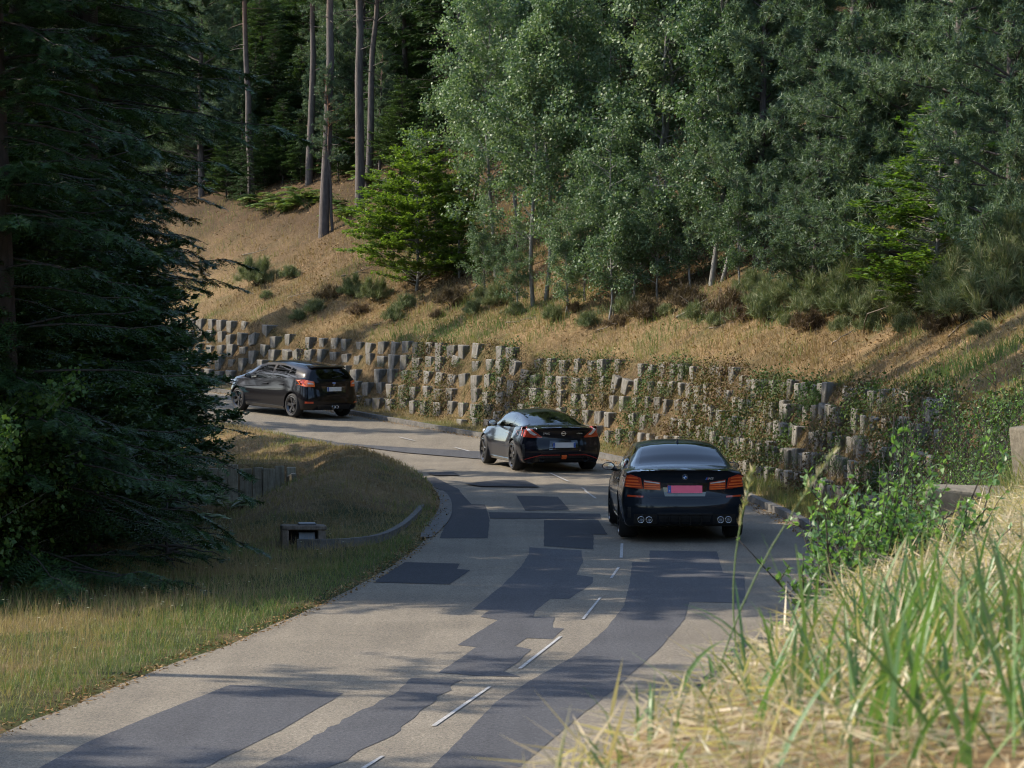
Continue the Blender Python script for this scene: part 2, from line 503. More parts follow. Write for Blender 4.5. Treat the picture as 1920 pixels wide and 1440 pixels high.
# ------------------------------------------------------------------ ground sheet (road bed included) and the road
S_R = np.array([0, .12, .14, .4, .8, .95, 1.1, 1.25, 1.4, 1.55, 1.7, 1.85, 2.0, 2.2, 2.5, 2.9, 3.4, 4, 4.7, 5.5, 6.5, 7.6, 9, 10.5, 12.5, 15, 18, 22, 27, 33, 40, 50, 62, 80, 110, 160])
S_L = np.array([0, .25, .5, .8, 1.1, 1.4, 1.7, 2.0, 2.3, 2.6, 2.9, 3.2, 3.5, 3.8, 4.2, 4.6, 5.0, 5.5, 6, 6.6, 7.4, 8.4, 9.6, 11, 13, 16, 20, 26, 34, 46, 64, 90, 140])
W_R = np.linspace(0, 1, 7)
g = Geo()
rows, tone, soil = [], [], []
for i in range(NST):
    L, R, o, z0 = LE[i], RE[i], OUT[i], float(ZM[i])
    row = []
    for s in S_L[::-1]:
        x, y = L - o * s
        row.append((x, y, left_z(s, x, y, z0) if s > 0 else z0 - .03))
        mound = 1.0 if 50 < y < 90 and s < 6 else 0.0
        tone.append(.35 if mound else (.72 if s < 2 else .6) - .15 * (y < 30) * (s > 1.2))
        soil.append(.85 if s > 7 else 0.0)
    for w in W_R[1:-1]:
        x, y = L + (R - L) * w
        row.append((x, y, z0 - .03)); tone.append(0); soil.append(0)
    for s in S_R:
        x, y = R + o * s
        row.append((x, y, right_z(s, x, y, R[1], z0)))
        tone.append(-.4 if R[1] < 14 and s > 1.2 else .5 if s < .9 else .34 if s < 2 else .3)
        soil.append(.35 if .8 < s < 1.8 else (.55 * float(smooth(3.0, 5.5, s)) * (y > 66)) if s < 6.5 else min(.9, .55 * (y > 66) + (s - 6.5) * .3))
    rows.append(row)
NC = len(rows[0])
V = np.array(rows).reshape(-1, 3)
idx = np.arange(NST * NC).reshape(NST, NC)
g.add(V, np.stack([idx[:-1, :-1], idx[:-1, 1:], idx[1:, 1:], idx[1:, :-1]], -1).reshape(-1, 4), None, np.array(tone))
me = g.mesh('ground', M['ground'], True, True)
a = me.attributes.new('soil', 'FLOAT', 'POINT'); a.data.foreach_set('value', np.array(soil, dtype=np.float32))
ground = link('ground', me, kind='structure')
TERRAIN = BVHTree.FromPolygons([tuple(v) for v in V], [tuple(p.vertices) for p in me.polygons])

def ray_dir(px, py):
    return Vector(((px - 960) / FPX, 1.0, (HORIZON - py) / FPX)).normalized()
def cast(px, py):
    """Where the line of sight through a pixel of the photograph meets the ground."""
    hit = TERRAIN.ray_cast(CAM, ray_dir(px, py), 400)
    return hit[0] if hit[0] is not None else None
def drop(x, y):
    hit = TERRAIN.ray_cast(Vector((x, y, 120)), Vector((0, 0, -1)), 300)
    return hit[0].z if hit[0] is not None else 0.0
def road_pt(px, py):
    """A pixel of the photograph laid on the road surface (first meeting of the line of sight)."""
    a, b = (px - 960) / FPX, (py - HORIZON) / FPX
    d = 15.0
    prev = CAM.z - b * d - road_z_at(a * d, d)
    while d < 140:
        d2 = d + 1.0
        cur = CAM.z - b * d2 - road_z_at(a * d2, d2)
        if cur <= 0:
            d = d + prev / (prev - cur + 1e-9)
            break
        d, prev = d2, cur
    return Vector((a * d, d, road_z_at(a * d, d)))
def road_z_at(x, y):
    C = (LE + RE) / 2
    i = int(np.argmin((C[:, 0] - x) ** 2 + (C[:, 1] - y) ** 2))
    best = ZM[i]
    for j in (i - 1, i):
        if 0 <= j < NST - 1:
            ab = C[j + 1] - C[j]
            t = ((x - C[j][0]) * ab[0] + (y - C[j][1]) * ab[1]) / (ab @ ab)
            if 0 <= t <= 1: best = ZM[j] + (ZM[j + 1] - ZM[j]) * t
    return best
def project(p):
    return 960 + p[0] / p[1] * FPX, HORIZON + (CAM.z - p[2]) / p[1] * FPX

def ribbon(name, left, right, z, mat, kind='structure', thick=0.0, cols=1, **kw):
    """A strip between two rows of plan points; with thick it gets sides down by that much."""
    n = len(left)
    G = Geo()
    W = np.linspace(0, 1, cols + 1)
    V = np.array([[*(left[i] + (right[i] - left[i]) * w), z[i]] for i in range(n) for w in W])
    k = cols + 1
    ix = np.arange(n * k).reshape(n, k)
    G.add(V, np.stack([ix[:-1, :-1], ix[:-1, 1:], ix[1:, 1:], ix[1:, :-1]], -1).reshape(-1, 4))
    if thick:
        for c in (0, k - 1):
            E = V.reshape(n, k, 3)[:, c]
            V2 = np.concatenate([E, E - np.array([0, 0, thick])])
            a = np.arange(n - 1)
            q = np.stack([a, a + n, a + n + 1, a + 1], -1)
            G.add(V2, q if c == 0 else q[:, ::-1])
        for r in (0, n - 1):
            E = V.reshape(n, k, 3)[r]
            V2 = np.concatenate([E, E - np.array([0, 0, thick])])
            a = np.arange(k - 1)
            q = np.stack([a, a + 1, a + k + 1, a + k], -1)
            G.add(V2, q[:, ::-1] if r == 0 else q)
    return link(name, G.mesh(name, mat), kind=kind, **kw)

ragL = np.array([[noise.noise(Vector((i * .9, 0, 1))) * .07 + noise.noise(Vector((i * .23, 5, 1))) * .08] for i in range(NST)])
road = ribbon('road', LE + OUT * ragL, RE, ZM, M['asphalt'], cols=8)

# right kerb with its upstand, all along the wall
ribbon('kerb', RE - OUT * .01, RE + OUT * .13, ZM + .12, M['kerb'], thick=.16)

# patches: outlines read off the photograph, laid on the road
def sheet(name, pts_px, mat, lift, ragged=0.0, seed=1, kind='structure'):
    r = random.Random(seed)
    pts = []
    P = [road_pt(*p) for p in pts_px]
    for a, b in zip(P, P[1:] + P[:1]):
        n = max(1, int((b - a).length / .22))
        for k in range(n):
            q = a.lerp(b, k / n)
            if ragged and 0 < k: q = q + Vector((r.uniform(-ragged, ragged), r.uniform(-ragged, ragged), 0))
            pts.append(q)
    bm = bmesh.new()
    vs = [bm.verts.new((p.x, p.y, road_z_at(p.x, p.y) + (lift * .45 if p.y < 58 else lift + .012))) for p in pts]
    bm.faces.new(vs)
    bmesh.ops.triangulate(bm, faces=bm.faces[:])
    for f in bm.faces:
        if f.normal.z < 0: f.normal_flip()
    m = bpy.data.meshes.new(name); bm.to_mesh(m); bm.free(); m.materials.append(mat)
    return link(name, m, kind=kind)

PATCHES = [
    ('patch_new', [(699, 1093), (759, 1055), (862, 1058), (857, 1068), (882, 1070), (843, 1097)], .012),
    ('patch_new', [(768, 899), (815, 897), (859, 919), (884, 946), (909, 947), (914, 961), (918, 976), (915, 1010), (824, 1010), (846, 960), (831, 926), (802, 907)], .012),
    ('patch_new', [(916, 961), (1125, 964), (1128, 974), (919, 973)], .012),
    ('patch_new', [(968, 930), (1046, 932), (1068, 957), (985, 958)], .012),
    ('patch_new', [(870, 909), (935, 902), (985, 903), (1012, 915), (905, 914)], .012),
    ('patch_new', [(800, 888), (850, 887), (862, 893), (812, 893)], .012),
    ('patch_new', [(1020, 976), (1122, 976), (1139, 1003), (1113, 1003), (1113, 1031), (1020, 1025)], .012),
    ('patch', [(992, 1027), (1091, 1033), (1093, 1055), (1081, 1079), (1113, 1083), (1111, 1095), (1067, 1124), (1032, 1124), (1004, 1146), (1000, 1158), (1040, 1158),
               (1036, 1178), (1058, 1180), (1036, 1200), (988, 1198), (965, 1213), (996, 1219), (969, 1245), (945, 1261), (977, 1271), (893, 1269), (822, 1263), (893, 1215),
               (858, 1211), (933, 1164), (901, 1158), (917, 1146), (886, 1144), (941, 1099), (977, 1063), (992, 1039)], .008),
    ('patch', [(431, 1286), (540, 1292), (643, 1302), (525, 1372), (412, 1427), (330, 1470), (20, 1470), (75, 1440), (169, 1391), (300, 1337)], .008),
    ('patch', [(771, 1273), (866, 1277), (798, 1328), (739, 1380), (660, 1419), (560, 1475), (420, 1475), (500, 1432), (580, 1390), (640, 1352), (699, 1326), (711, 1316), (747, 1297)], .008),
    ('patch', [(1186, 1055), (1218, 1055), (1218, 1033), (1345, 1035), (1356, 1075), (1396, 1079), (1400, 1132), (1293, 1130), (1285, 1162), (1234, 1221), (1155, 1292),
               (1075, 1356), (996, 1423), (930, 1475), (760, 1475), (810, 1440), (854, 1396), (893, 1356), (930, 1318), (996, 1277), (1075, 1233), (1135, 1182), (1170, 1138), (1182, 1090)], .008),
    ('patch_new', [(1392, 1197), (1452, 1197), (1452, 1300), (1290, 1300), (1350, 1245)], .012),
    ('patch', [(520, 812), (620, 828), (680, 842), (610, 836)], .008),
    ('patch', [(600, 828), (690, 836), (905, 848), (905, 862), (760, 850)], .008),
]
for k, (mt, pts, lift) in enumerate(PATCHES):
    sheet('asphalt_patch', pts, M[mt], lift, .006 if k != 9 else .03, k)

# the dashed centre line, worn thin
DASHES = [[(1163, 1020), (1170, 1020), (1169, 1047), (1161, 1047)], [(1157, 1065), (1164, 1065), (1150, 1085), (1142, 1086)],
          [(1123, 1122), (1129, 1122), (1097, 1163), (1089, 1163)], [(1048, 1195), (1056, 1195), (980, 1256), (969, 1256)],
          [(914, 1290), (923, 1290), (819, 1364), (806, 1364)], [(712, 1421), (722, 1421), (640, 1475), (620, 1475)],
          [(1089, 917), (1094, 917), (1120, 935), (1114, 935)], [(1029, 889), (1034, 889), (1069, 905), (1063, 905)],
          [(850, 841), (856, 841), (884, 848), (877, 848)], [(745, 821), (750, 821), (780, 828), (774, 828)]]
for d in DASHES:
    m_ = [((d[0][0] + d[1][0]) / 2, d[0][1]), ((d[2][0] + d[3][0]) / 2, d[2][1])]
    d = [(m_[0][0] + (x - m_[0][0]) * .72, y) if k < 2 else (m_[1][0] + (x - m_[1][0]) * .72, y) for k, (x, y) in enumerate(d)]
    sheet('road_marking', d, M['paint'], .016, 0)

# concrete gutter and upstand kerb round the inside of the bend
gi = [i for i in range(NST) if 45 < LE[i][1] < 62.5]
gl = np.array([LE[i] - OUT[i] * (.26 * math.sin(math.pi * min(1, max(0, (LE[i][1] - 45) / 17.5))) ** .5 + .02) for i in gi])
gr = np.array([LE[i] + OUT[i] * (.14 * math.sin(math.pi * min(1, max(0, (LE[i][1] - 45) / 17.5))) ** .5 + .02) for i in gi])
ribbon('gutter', gl, gr, ZM[gi] + .018, M['gutter'], cols=2)
kp = catmull([(-3.15, 43.7), (-2.5, 43.8), (-2.02, 44.6), (-1.78, 46.4), (-1.64, 49), (-1.58, 52), (-1.66, 55.5), (-1.86, 59), (-2.15, 61.5)], [6] * 8)
kt = unit(np.gradient(kp, axis=0)); kn = np.stack([kt[:, 1], -kt[:, 0]], 1)
ribbon('kerb', kp - kn * .05, kp + kn * .05, np.full(len(kp), .12), M['kerb'], thick=.3)
# ------------------------------------------------------------------ the block retaining wall along the outside of the bend
def block_mesh(seed):
    me = bevelled('concrete_block', (.45, .52, .41), .02, M['block'], 1, .84, .014, seed)
    return me
BLOCKS = [block_mesh(s) for s in range(6)]
arc = np.concatenate([[0], np.cumsum(np.linalg.norm(np.diff(RE + OUT * S_WALL0, axis=0), axis=1))])
def at_arc(a):
    j = int(np.clip(np.searchsorted(arc, a) - 1, 0, NST - 2)); t = (a - arc[j]) / (arc[j + 1] - arc[j])
    return RE[j] + (RE[j + 1] - RE[j]) * t, unit(OUT[j] + (OUT[j + 1] - OUT[j]) * t), float(ZM[j] + (ZM[j + 1] - ZM[j]) * t)
wall = link('retaining_wall', None, label='long stepped retaining wall of staggered grey concrete blocks overgrown with ivy', cat='wall', loc=(4.7, 46, 0))
a0 = float(np.interp(30, RE[:, 1], arc)); a1 = float(np.interp(112, RE[:, 1], arc))
cand = []
rb = random.Random(3)
step = .80
for k in range(9):
    n = int((a1 - a0) / step)
    for m in range(n):
        a = a0 + (m + .5 * (k % 2)) * step + rb.uniform(-.03, .03)
        R, o, z0 = at_arc(a)
        top = float(wall_top(R[1]))
        zt = top + .02 - .4 * k
        zb = zt - .4
        if zb < z0 - .12: continue
        f = (zb - z0 - .16) / max(.5, top - z0 - .16)
        s = S_WALL0 + (S_WALL1 - S_WALL0) * f
        if R[1] < 44 and rb.random() < .25: continue
        if rb.random() < .05: continue
        c = R + o * (s + .28 + rb.uniform(-.06, .06))
        px, py = project((c[0], c[1], zb + .2))
        if not (330 < px < 1790): continue
        t = np.array([-o[1], o[0]])
        view = unit(np.array([c[0], c[1]]))
        area = (abs(-o @ view) * .43 + abs(t @ view) * .25) / c[1] ** 2
        cand.append((area, c, o, zb, rb.random()))
cand.sort(key=lambda q: -q[0])
rest = Geo()
for q, (area, c, o, zb, rr) in enumerate(cand):
    rz = math.atan2(o[1], o[0]) - math.pi / 2 + rb.uniform(-.05, .05)
    if rr < .12: tilt = (rb.uniform(-.2, .05), rb.uniform(-.25, .25))
    else: tilt = (rb.uniform(-.08, .04), rb.uniform(-.06, .06))
    Mx = Matrix.Translation((c[0], c[1], zb)) @ Matrix.Rotation(rz, 4, 'Z') @ Matrix.Rotation(tilt[0], 4, 'X') @ Matrix.Rotation(tilt[1], 4, 'Y') @ Matrix.Diagonal((rb.uniform(.72, 1.02), 1, rb.uniform(.85, 1.1), 1))
    me = BLOCKS[q % 6]
    if q < 300:
        ob = link('concrete_block', me, wall)
        ob.matrix_local = Matrix.Translation((-4.7, -46, 0)) @ Mx
    else:
        Vv = np.array([Mx @ v.co for v in me.vertices])
        qs = [tuple(p.vertices) for p in me.polygons if len(p.vertices) == 4]; ts = [tuple(p.vertices) for p in me.polygons if len(p.vertices) == 3]
        rest.add(Vv, qs, ts)
if rest.n:
    ro = link('concrete_blocks_beyond', rest.mesh('concrete_blocks_beyond', M['block']), wall, kind='stuff')
    ro.matrix_local = Matrix.Translation((-4.7, -46, 0))
    ro.name = 'far_blocks'
print('wall blocks', len(cand))

# ------------------------------------------------------------------ headwall of upright planks at the sunk inlet, and the drain inlet
hw = link('headwall', None, label='weathered headwall of upright concrete planks below the grassy mound', cat='retaining wall', loc=(-5.4, 60.1, -.5))
r = random.Random(11)
xs = -6.35
k = 0
while xs < -4.55:
    w = r.choice([.2, .22, .25])
    h = 1.25 + r.uniform(-.04, .05)
    pm = bevelled('plank', (w - .012, .12, h), .012, M['plank'], 1, 1.0, .006, k)
    po = link('plank', pm, hw, loc=(xs + w / 2 + 5.4, r.uniform(-.03, .03) - (.06 if k % 3 == 0 else 0), -.38))
    po.rotation_euler = (r.uniform(-.03, .01), r.uniform(-.02, .02), r.uniform(-.06, .06))
    xs += w; k += 1
for k in range(4):
    pm = bevelled('plank', (.24, .1, .85), .012, M['plank'], 1, 1.0, .006, 40 + k)
    po = link('plank', pm, hw, loc=(.93 + .05 * k, -.25 - .26 * k, -.15 + .03 * k)); po.rotation_euler = (0, 0, math.radians(98))

c = cast(570, 1030)
inlet = link('drain_inlet', None, label='small broken concrete drain inlet in the verge grass beside the mound', cat='drain', loc=(c.x, c.y, c.z - .06), rz=math.radians(8))
M['inlet'] = concrete_mat('inlet_concrete', (.13, .11, .09), (.3, .25, .2), 9, (.05, .045, .03))
M['dark'] = plain_mat('dark_void', (.012, .012, .013), .9)  # near-black stand-in for the shade inside hollow parts
M['grate'] = plain_mat('flap_steel', (.12, .13, .14), .45, .8, nscale=8)
for sx in (-.28, .26):
    link('post', bevelled('post', (.1, .42, .34), .015, M['inlet'], 1, 1.06, .008, int(sx * 100) + 90), inlet, loc=(sx, .2, 0))
link('lintel', bevelled('lintel', (.66, .44, .07), .012, M['inlet'], 1, 1.0, .01, 5), inlet, loc=(0, .2, .335))
link('cover', bevelled('cover', (.26, .22, .03), .008, M['grate'], 1, 1.0, .002, 6), inlet, loc=(.05, .16, .405))
link('dark_inside_sheet', bevelled('dark_inside_sheet', (.44, .03, .34), .003, M['dark'], 1), inlet, loc=(0, .36, 0))  # dark sheet painted as the shade inside the inlet
fl = link('flap', bevelled('flap', (.24, .02, .24), .004, M['grate'], 1), inlet, loc=(.05, .12, .06)); fl.rotation_euler = (-.25, 0, 0)
# ------------------------------------------------------------------ cars: lofted shells cut into body, doors and panes
def paint_mat(name, col, flake=.5):
    m, nt, out = new_mat(name)
    p = N(nt, 'ShaderNodeBsdfPrincipled', Roughness=.32, Metallic=flake)
    p.inputs['Base Color'].default_value = (*col, 1)
    p.inputs['Specular IOR Level'].default_value = .05
    p.inputs['Coat IOR'].default_value = 1.42
    p.inputs['Coat Weight'].default_value = .75
    p.inputs['Coat Roughness'].default_value = .04
    tc = N(nt, 'ShaderNodeTexCoord')
    n = noise_tex(nt, 5, 4, .6, tc.outputs['Object'])
    r = N(nt, 'ShaderNodeMapRange'); nt.links.new(n.outputs[0], r.inputs[0])
    r.inputs[3].default_value = .03; r.inputs[4].default_value = .11
    nt.links.new(r.outputs[0], p.inputs['Coat Roughness'])
    nt.links.new(p.outputs[0], out.inputs[0])
    return m

def glass_mat(name, tint, refl=.08):
    m, nt, out = new_mat(name)
    tr = N(nt, 'ShaderNodeBsdfTransparent'); tr.inputs[0].default_value = (*tint, 1)
    gl = N(nt, 'ShaderNodeBsdfGlossy', Roughness=.02); gl.inputs[0].default_value = (1, 1, 1, 1)
    fr = N(nt, 'ShaderNodeFresnel', IOR=1.42)
    mx = N(nt, 'ShaderNodeMixShader')
    nt.links.new(fr.outputs[0], mx.inputs[0]); nt.links.new(tr.outputs[0], mx.inputs[1]); nt.links.new(gl.outputs[0], mx.inputs[2])
    nt.links.new(mx.outputs[0], out.inputs[0])
    return m

def lens_mat(name, a, b, scale=30, emit=0.0):
    m, nt, out = new_mat(name)
    tc = N(nt, 'ShaderNodeTexCoord')
    sx = N(nt, 'ShaderNodeSeparateXYZ'); nt.links.new(tc.outputs['Object'], sx.inputs[0])
    w = N(nt, 'ShaderNodeTexWave', bands_direction='Z'); w.inputs['Scale'].default_value = scale; w.inputs['Distortion'].default_value = .0
    nt.links.new(tc.outputs['Object'], w.inputs['Vector'])
    c = ramp(nt, w.outputs[0], [(.3, a), (.7, b)])
    p = N(nt, 'ShaderNodeBsdfPrincipled', Roughness=.25)
    p.inputs['Coat Weight'].default_value = 1.0; p.inputs['Coat Roughness'].default_value = .02
    nt.links.new(c, p.inputs['Base Color'])
    nt.links.new(p.outputs[0], out.inputs[0])
    return m

M['sedan_paint'] = paint_mat('car_paint_graphite', (.009, .012, .017), .2)
M['coupe_paint'] = paint_mat('car_paint_black_blue', (.005, .006, .011), 0.0)
M['hatch_paint'] = paint_mat('car_paint_black', (.004, .004, .006), 0.0)
M['glass_dark'] = glass_mat('glass_privacy', (.012, .013, .016))
M['glass_mid'] = glass_mat('glass_tinted', (.22, .25, .24))
M['glass_clear'] = glass_mat('glass_clear', (.62, .66, .62))
M['rubber'] = plain_mat('tyre_rubber', (.012, .012, .013), .8, nscale=20)
M['rim'] = plain_mat('rim_dark_alloy', (.1, .1, .105), .35, .9)
M['rim_dark'] = plain_mat('rim_black_alloy', (.025, .025, .028), .3, .8, coat=.5)
M['trim'] = plain_mat('black_plastic', (.012, .012, .013), .45)
M['gloss'] = plain_mat('gloss_black', (.006, .006, .007), .12, coat=1.0)
M['chrome'] = plain_mat('chrome', (.7, .7, .72), .12, 1.0)
M['badge'] = plain_mat('badge_silver', (.62, .64, .68), .25, .85)
M['lamp_red'] = lens_mat('tail_lamp_red', (.5, .05, .012), (.26, .012, .006), 18)
M['lamp_amber'] = lens_mat('tail_lamp_orange', (.85, .17, .035), (.6, .075, .015), 26)
M['lamp_dark'] = lens_mat('tail_lamp_smoked', (.5, .05, .012), (.26, .02, .008), 20)
M['lamp_white'] = plain_mat('lamp_clear', (.62, .58, .56), .15, .3, coat=1.0)
M['reflector'] = plain_mat('reflector_red', (.42, .045, .01), .2, coat=1.0)
M['plate_white'] = plain_mat('number_plate_white', (.55, .55, .54), .5)
M['plate_pink'] = plain_mat('number_plate_pink', (.9, .13, .2), .5)
M['plate_blue'] = plain_mat('number_plate_blue', (.02, .07, .28), .4)
M['white'] = plain_mat('white_enamel', (.75, .75, .75), .3)
M['blue'] = plain_mat('blue_enamel', (.02, .12, .42), .3)
M['red_line'] = plain_mat('red_pinstripe', (.42, .035, .03), .35)
M['seat'] = plain_mat('seat_cloth', (.02, .02, .022), .8)
M['disc'] = plain_mat('brake_steel', (.3, .3, .3), .4, .9)
M['caliper'] = plain_mat('caliper_red', (.35, .04, .02), .4)

def table(pts):
    xs = np.array([p[0] for p in pts], float); ys = np.array([p[1] for p in pts], float)
    h = np.diff(xs); d = np.diff(ys) / h
    m = np.zeros(len(xs)); m[0], m[-1] = d[0], d[-1]
    for i in range(1, len(xs) - 1):
        if d[i - 1] * d[i] > 0:
            w1, w2 = 2 * h[i] + h[i - 1], h[i] + 2 * h[i - 1]
            m[i] = (w1 + w2) / (w1 / d[i - 1] + w2 / d[i])
    def f(x):
        x = np.clip(x, xs[0], xs[-1]); i = np.clip(np.searchsorted(xs, x) - 1, 0, len(h) - 1)
        t = (x - xs[i]) / h[i]
        return ((1 + 2 * t) * (1 - t) ** 2 * ys[i] + t * (1 - t) ** 2 * h[i] * m[i] + t * t * (3 - 2 * t) * ys[i + 1] + t * t * (t - 1) * h[i] * m[i + 1])
    return f

NLOW, NGL, NTOP = 14, 8, 27
def build_shell(S):
    """Closed shell: rings of side rows and roof columns lofted along the length, structured rear and front faces."""
    f = {k: table(v) for k, v in S['tab'].items()}
    yr = table(S['rear'])
    L, yB = S['length'], S['blend']
    ys = np.unique(np.concatenate([np.linspace(0, .3, 14), np.arange(.3, L - .3, .032), np.linspace(L - .3, L, 14)]))
    nr = NLOW + NGL
    def section(y):
        g_ = {k: float(fn(y)) for k, fn in f.items()}
        ctrl = np.array([(g_['ws'] - .06, g_['zb']), (g_['ws'], g_['zb'] + .07), (g_['wm'], g_['zm']), (.35 * g_['wm'] + .65 * g_['wb'], .3 * g_['zm'] + .7 * g_['zk']), (g_['wb'], g_['zk'])])
        low = catmull(ctrl, [3, 4, 3, 3])
        v = np.linspace(0, 1, NGL)[:, None]
        a = np.array([g_['wg'], g_['zk'] + .018]); b = np.array([g_['wr'], max(g_['zr'], g_['zk'] + .03)])
        gl = a + (b - a) * v
        gl[:, 0] += .035 * np.sin(math.pi * v[:, 0]) * min(1, (b[1] - a[1]) / .3)
        side = np.vstack([low, gl])
        fr = np.linspace(1, -1, NTOP)
        zt = max(g_['zt'], b[1] + .012)
        top = np.stack([fr * g_['wr'], b[1] + (zt - b[1]) * (1 - np.abs(fr) ** 2.4)], 1)
        bot = np.stack([fr[::-1] * ctrl[0][0], np.full(NTOP, g_['zb'])], 1)
        return side, top, bot
    def rear_y(x, z):
        return float(yr(z)) + S['corner'] * (abs(x) / S['half']) ** 3.2
    nr = NLOW + NGL
    verts, tags = [], []
    sec = [section(y) for y in ys]
    nring = 2 * nr + 2 * (NTOP - 2)
    for i, y in enumerate(ys):
        side, top, bot = sec[i]
        ring = [(x, z) for x, z in side] + [(x, z) for x, z in top[1:-1]] + [(-x, z) for x, z in side[::-1]] + [(x, z) for x, z in bot[1:-1]]
        fade = max(0, 1 - y / yB) ** 2
        ff = max(0, 1 - (L - y) / .8) ** 2
        for x, z in ring:
            yy = y + fade * rear_y(x, z) - ff * (.28 * (abs(x) / .9) ** 2.5 + .12 * max(0, z - .5))
            verts.append((x, yy, z))
    faces, info = [], []
    n = len(ys)
    for i in range(n - 1):
        for j in range(nring):
            j2 = (j + 1) % nring
            faces.append((i * nring + j, (i + 1) * nring + j, (i + 1) * nring + j2, i * nring + j2))
            if j < nr - 1: info.append(('side', i, j, 1))
            elif j < nr - 1 + NTOP - 1: info.append(('top', i, j - (nr - 1), 0))
            elif j < 2 * nr + NTOP - 3: info.append(('side', i, 2 * nr + NTOP - 4 - j, -1))
            else: info.append(('bottom', i, 0, 0))
    def cap(i, flip, name, depth):
        side, top, bot = sec[i]
        base = i * nring
        gid = np.zeros((nr, NTOP), int)
        for r_ in range(nr):
            gid[r_, 0] = base + r_
            gid[r_, -1] = base + nr + NTOP - 2 + (nr - 1 - r_)
        for c_ in range(1, NTOP - 1):
            gid[nr - 1, c_] = base + nr + c_ - 1
            gid[0, c_] = base + 2 * nr + NTOP - 2 + (NTOP - 2 - c_)
        for r_ in range(1, nr - 1):
            for c_ in range(1, NTOP - 1):
                fx = 1 - 2 * c_ / (NTOP - 1)
                w, z = side[r_]
                if r_ >= NLOW - 1:
                    q = (r_ - NLOW + 1) / NGL
                    z = z + q * (top[c_][1] - side[-1][1])
                x = fx * w
                yy = (rear_y(x, z) if i == 0 else L - (.28 * (abs(x) / .9) ** 2.5 + .12 * max(0, z - .5)))
                gid[r_, c_] = len(verts); verts.append((x, yy, z))
        for r_ in range(nr - 1):
            for c_ in range(NTOP - 1):
                q = (gid[r_, c_], gid[r_, c_ + 1], gid[r_ + 1, c_ + 1], gid[r_ + 1, c_])
                faces.append(q[::-1] if flip else q); info.append((name, r_, c_, 0))
    cap(0, True, 'rear', 0); cap(n - 1, False, 'front', 0)
    return np.array(verts), faces, info, ys, f

def rounded_box(name, dims, bev, mat, seg=3):
    return bevelled(name, dims, bev, mat, seg)

def lathe_x(geo, prof, seg=40):
    """Revolve (x, r) profile about the X axis."""
    P = np.array(prof); n = len(P)
    a = np.arange(seg) / seg * 2 * math.pi
    V = np.stack([np.repeat(P[:, 0][:, None], seg, 1), P[:, 1][:, None] * np.cos(a), P[:, 1][:, None] * np.sin(a)], -1).reshape(-1, 3)
    ix = np.arange(n * seg).reshape(n, seg)
    geo.add(V, np.stack([ix[:-1], np.roll(ix[:-1], -1, 1), np.roll(ix[1:], -1, 1), ix[1:]], -1).reshape(-1, 4))

def wheel_meshes(r, rr, w, spokes, rim_mat, pair=True):
    t = Geo(); h = w / 2
    lathe_x(t, [(-h + .02, rr), (-h, rr + .02), (-h - .004, (r + rr) / 2), (-h + .012, r - .03), (-h + .035, r - .004), (0, r), (h - .035, r - .004), (h - .012, r - .03), (h + .004, (r + rr) / 2), (h, rr + .02), (h - .02, rr)], 48)
    tyre = t.mesh('tyre', M['rubber'], True)
    g_ = Geo()
    lathe_x(g_, [(-h + .02, rr), (-h + .04, rr - .03), (h - .05, rr - .035), (h - .015, rr - .012), (h - .002, rr + .004), (h + .002, rr - .008), (h - .03, rr - .03)], 48)
    lathe_x(g_, [(h - .02, .0), (h - .02, .055), (h - .04, .07), (h - .08, .07)], 24)
    for k in range(spokes):
        for dA in ((-.13, .13) if pair else (0,)):
            a0 = 2 * math.pi * k / spokes + dA * .7; a1 = 2 * math.pi * k / spokes + dA * 1.1
            w0, w1 = (.022, .016) if pair else (.045, .03)
            p0 = np.array([0, math.cos(a0), math.sin(a0)]) * .05; p1 = np.array([0, math.cos(a1), math.sin(a1)]) * (rr - .015)
            s0 = np.array([0, -math.sin(a0), math.cos(a0)])
            V = []
            for p, ww, xo in ((p0, w0, h - .03), (p1, w1, h - .012)):
                for sx, sd in ((0, -1), (0, 1), (-.03, 1.4), (-.03, -1.4)):
                    V.append(p + s0 * ww * sd + np.array([xo + sx, 0, 0]))
            g_.add(V, [[0, 1, 5, 4], [1, 2, 6, 5], [2, 3, 7, 6], [3, 0, 4, 7], [4, 5, 6, 7]])
    rim = g_.mesh('rim', rim_mat, False)
    d = Geo(); lathe_x(d, [(h - .1, .06), (h - .1, rr * .72), (h - .125, rr * .72), (h - .125, .06)], 32)
    return tyre, rim, d.mesh('brake_disc', M['disc'])

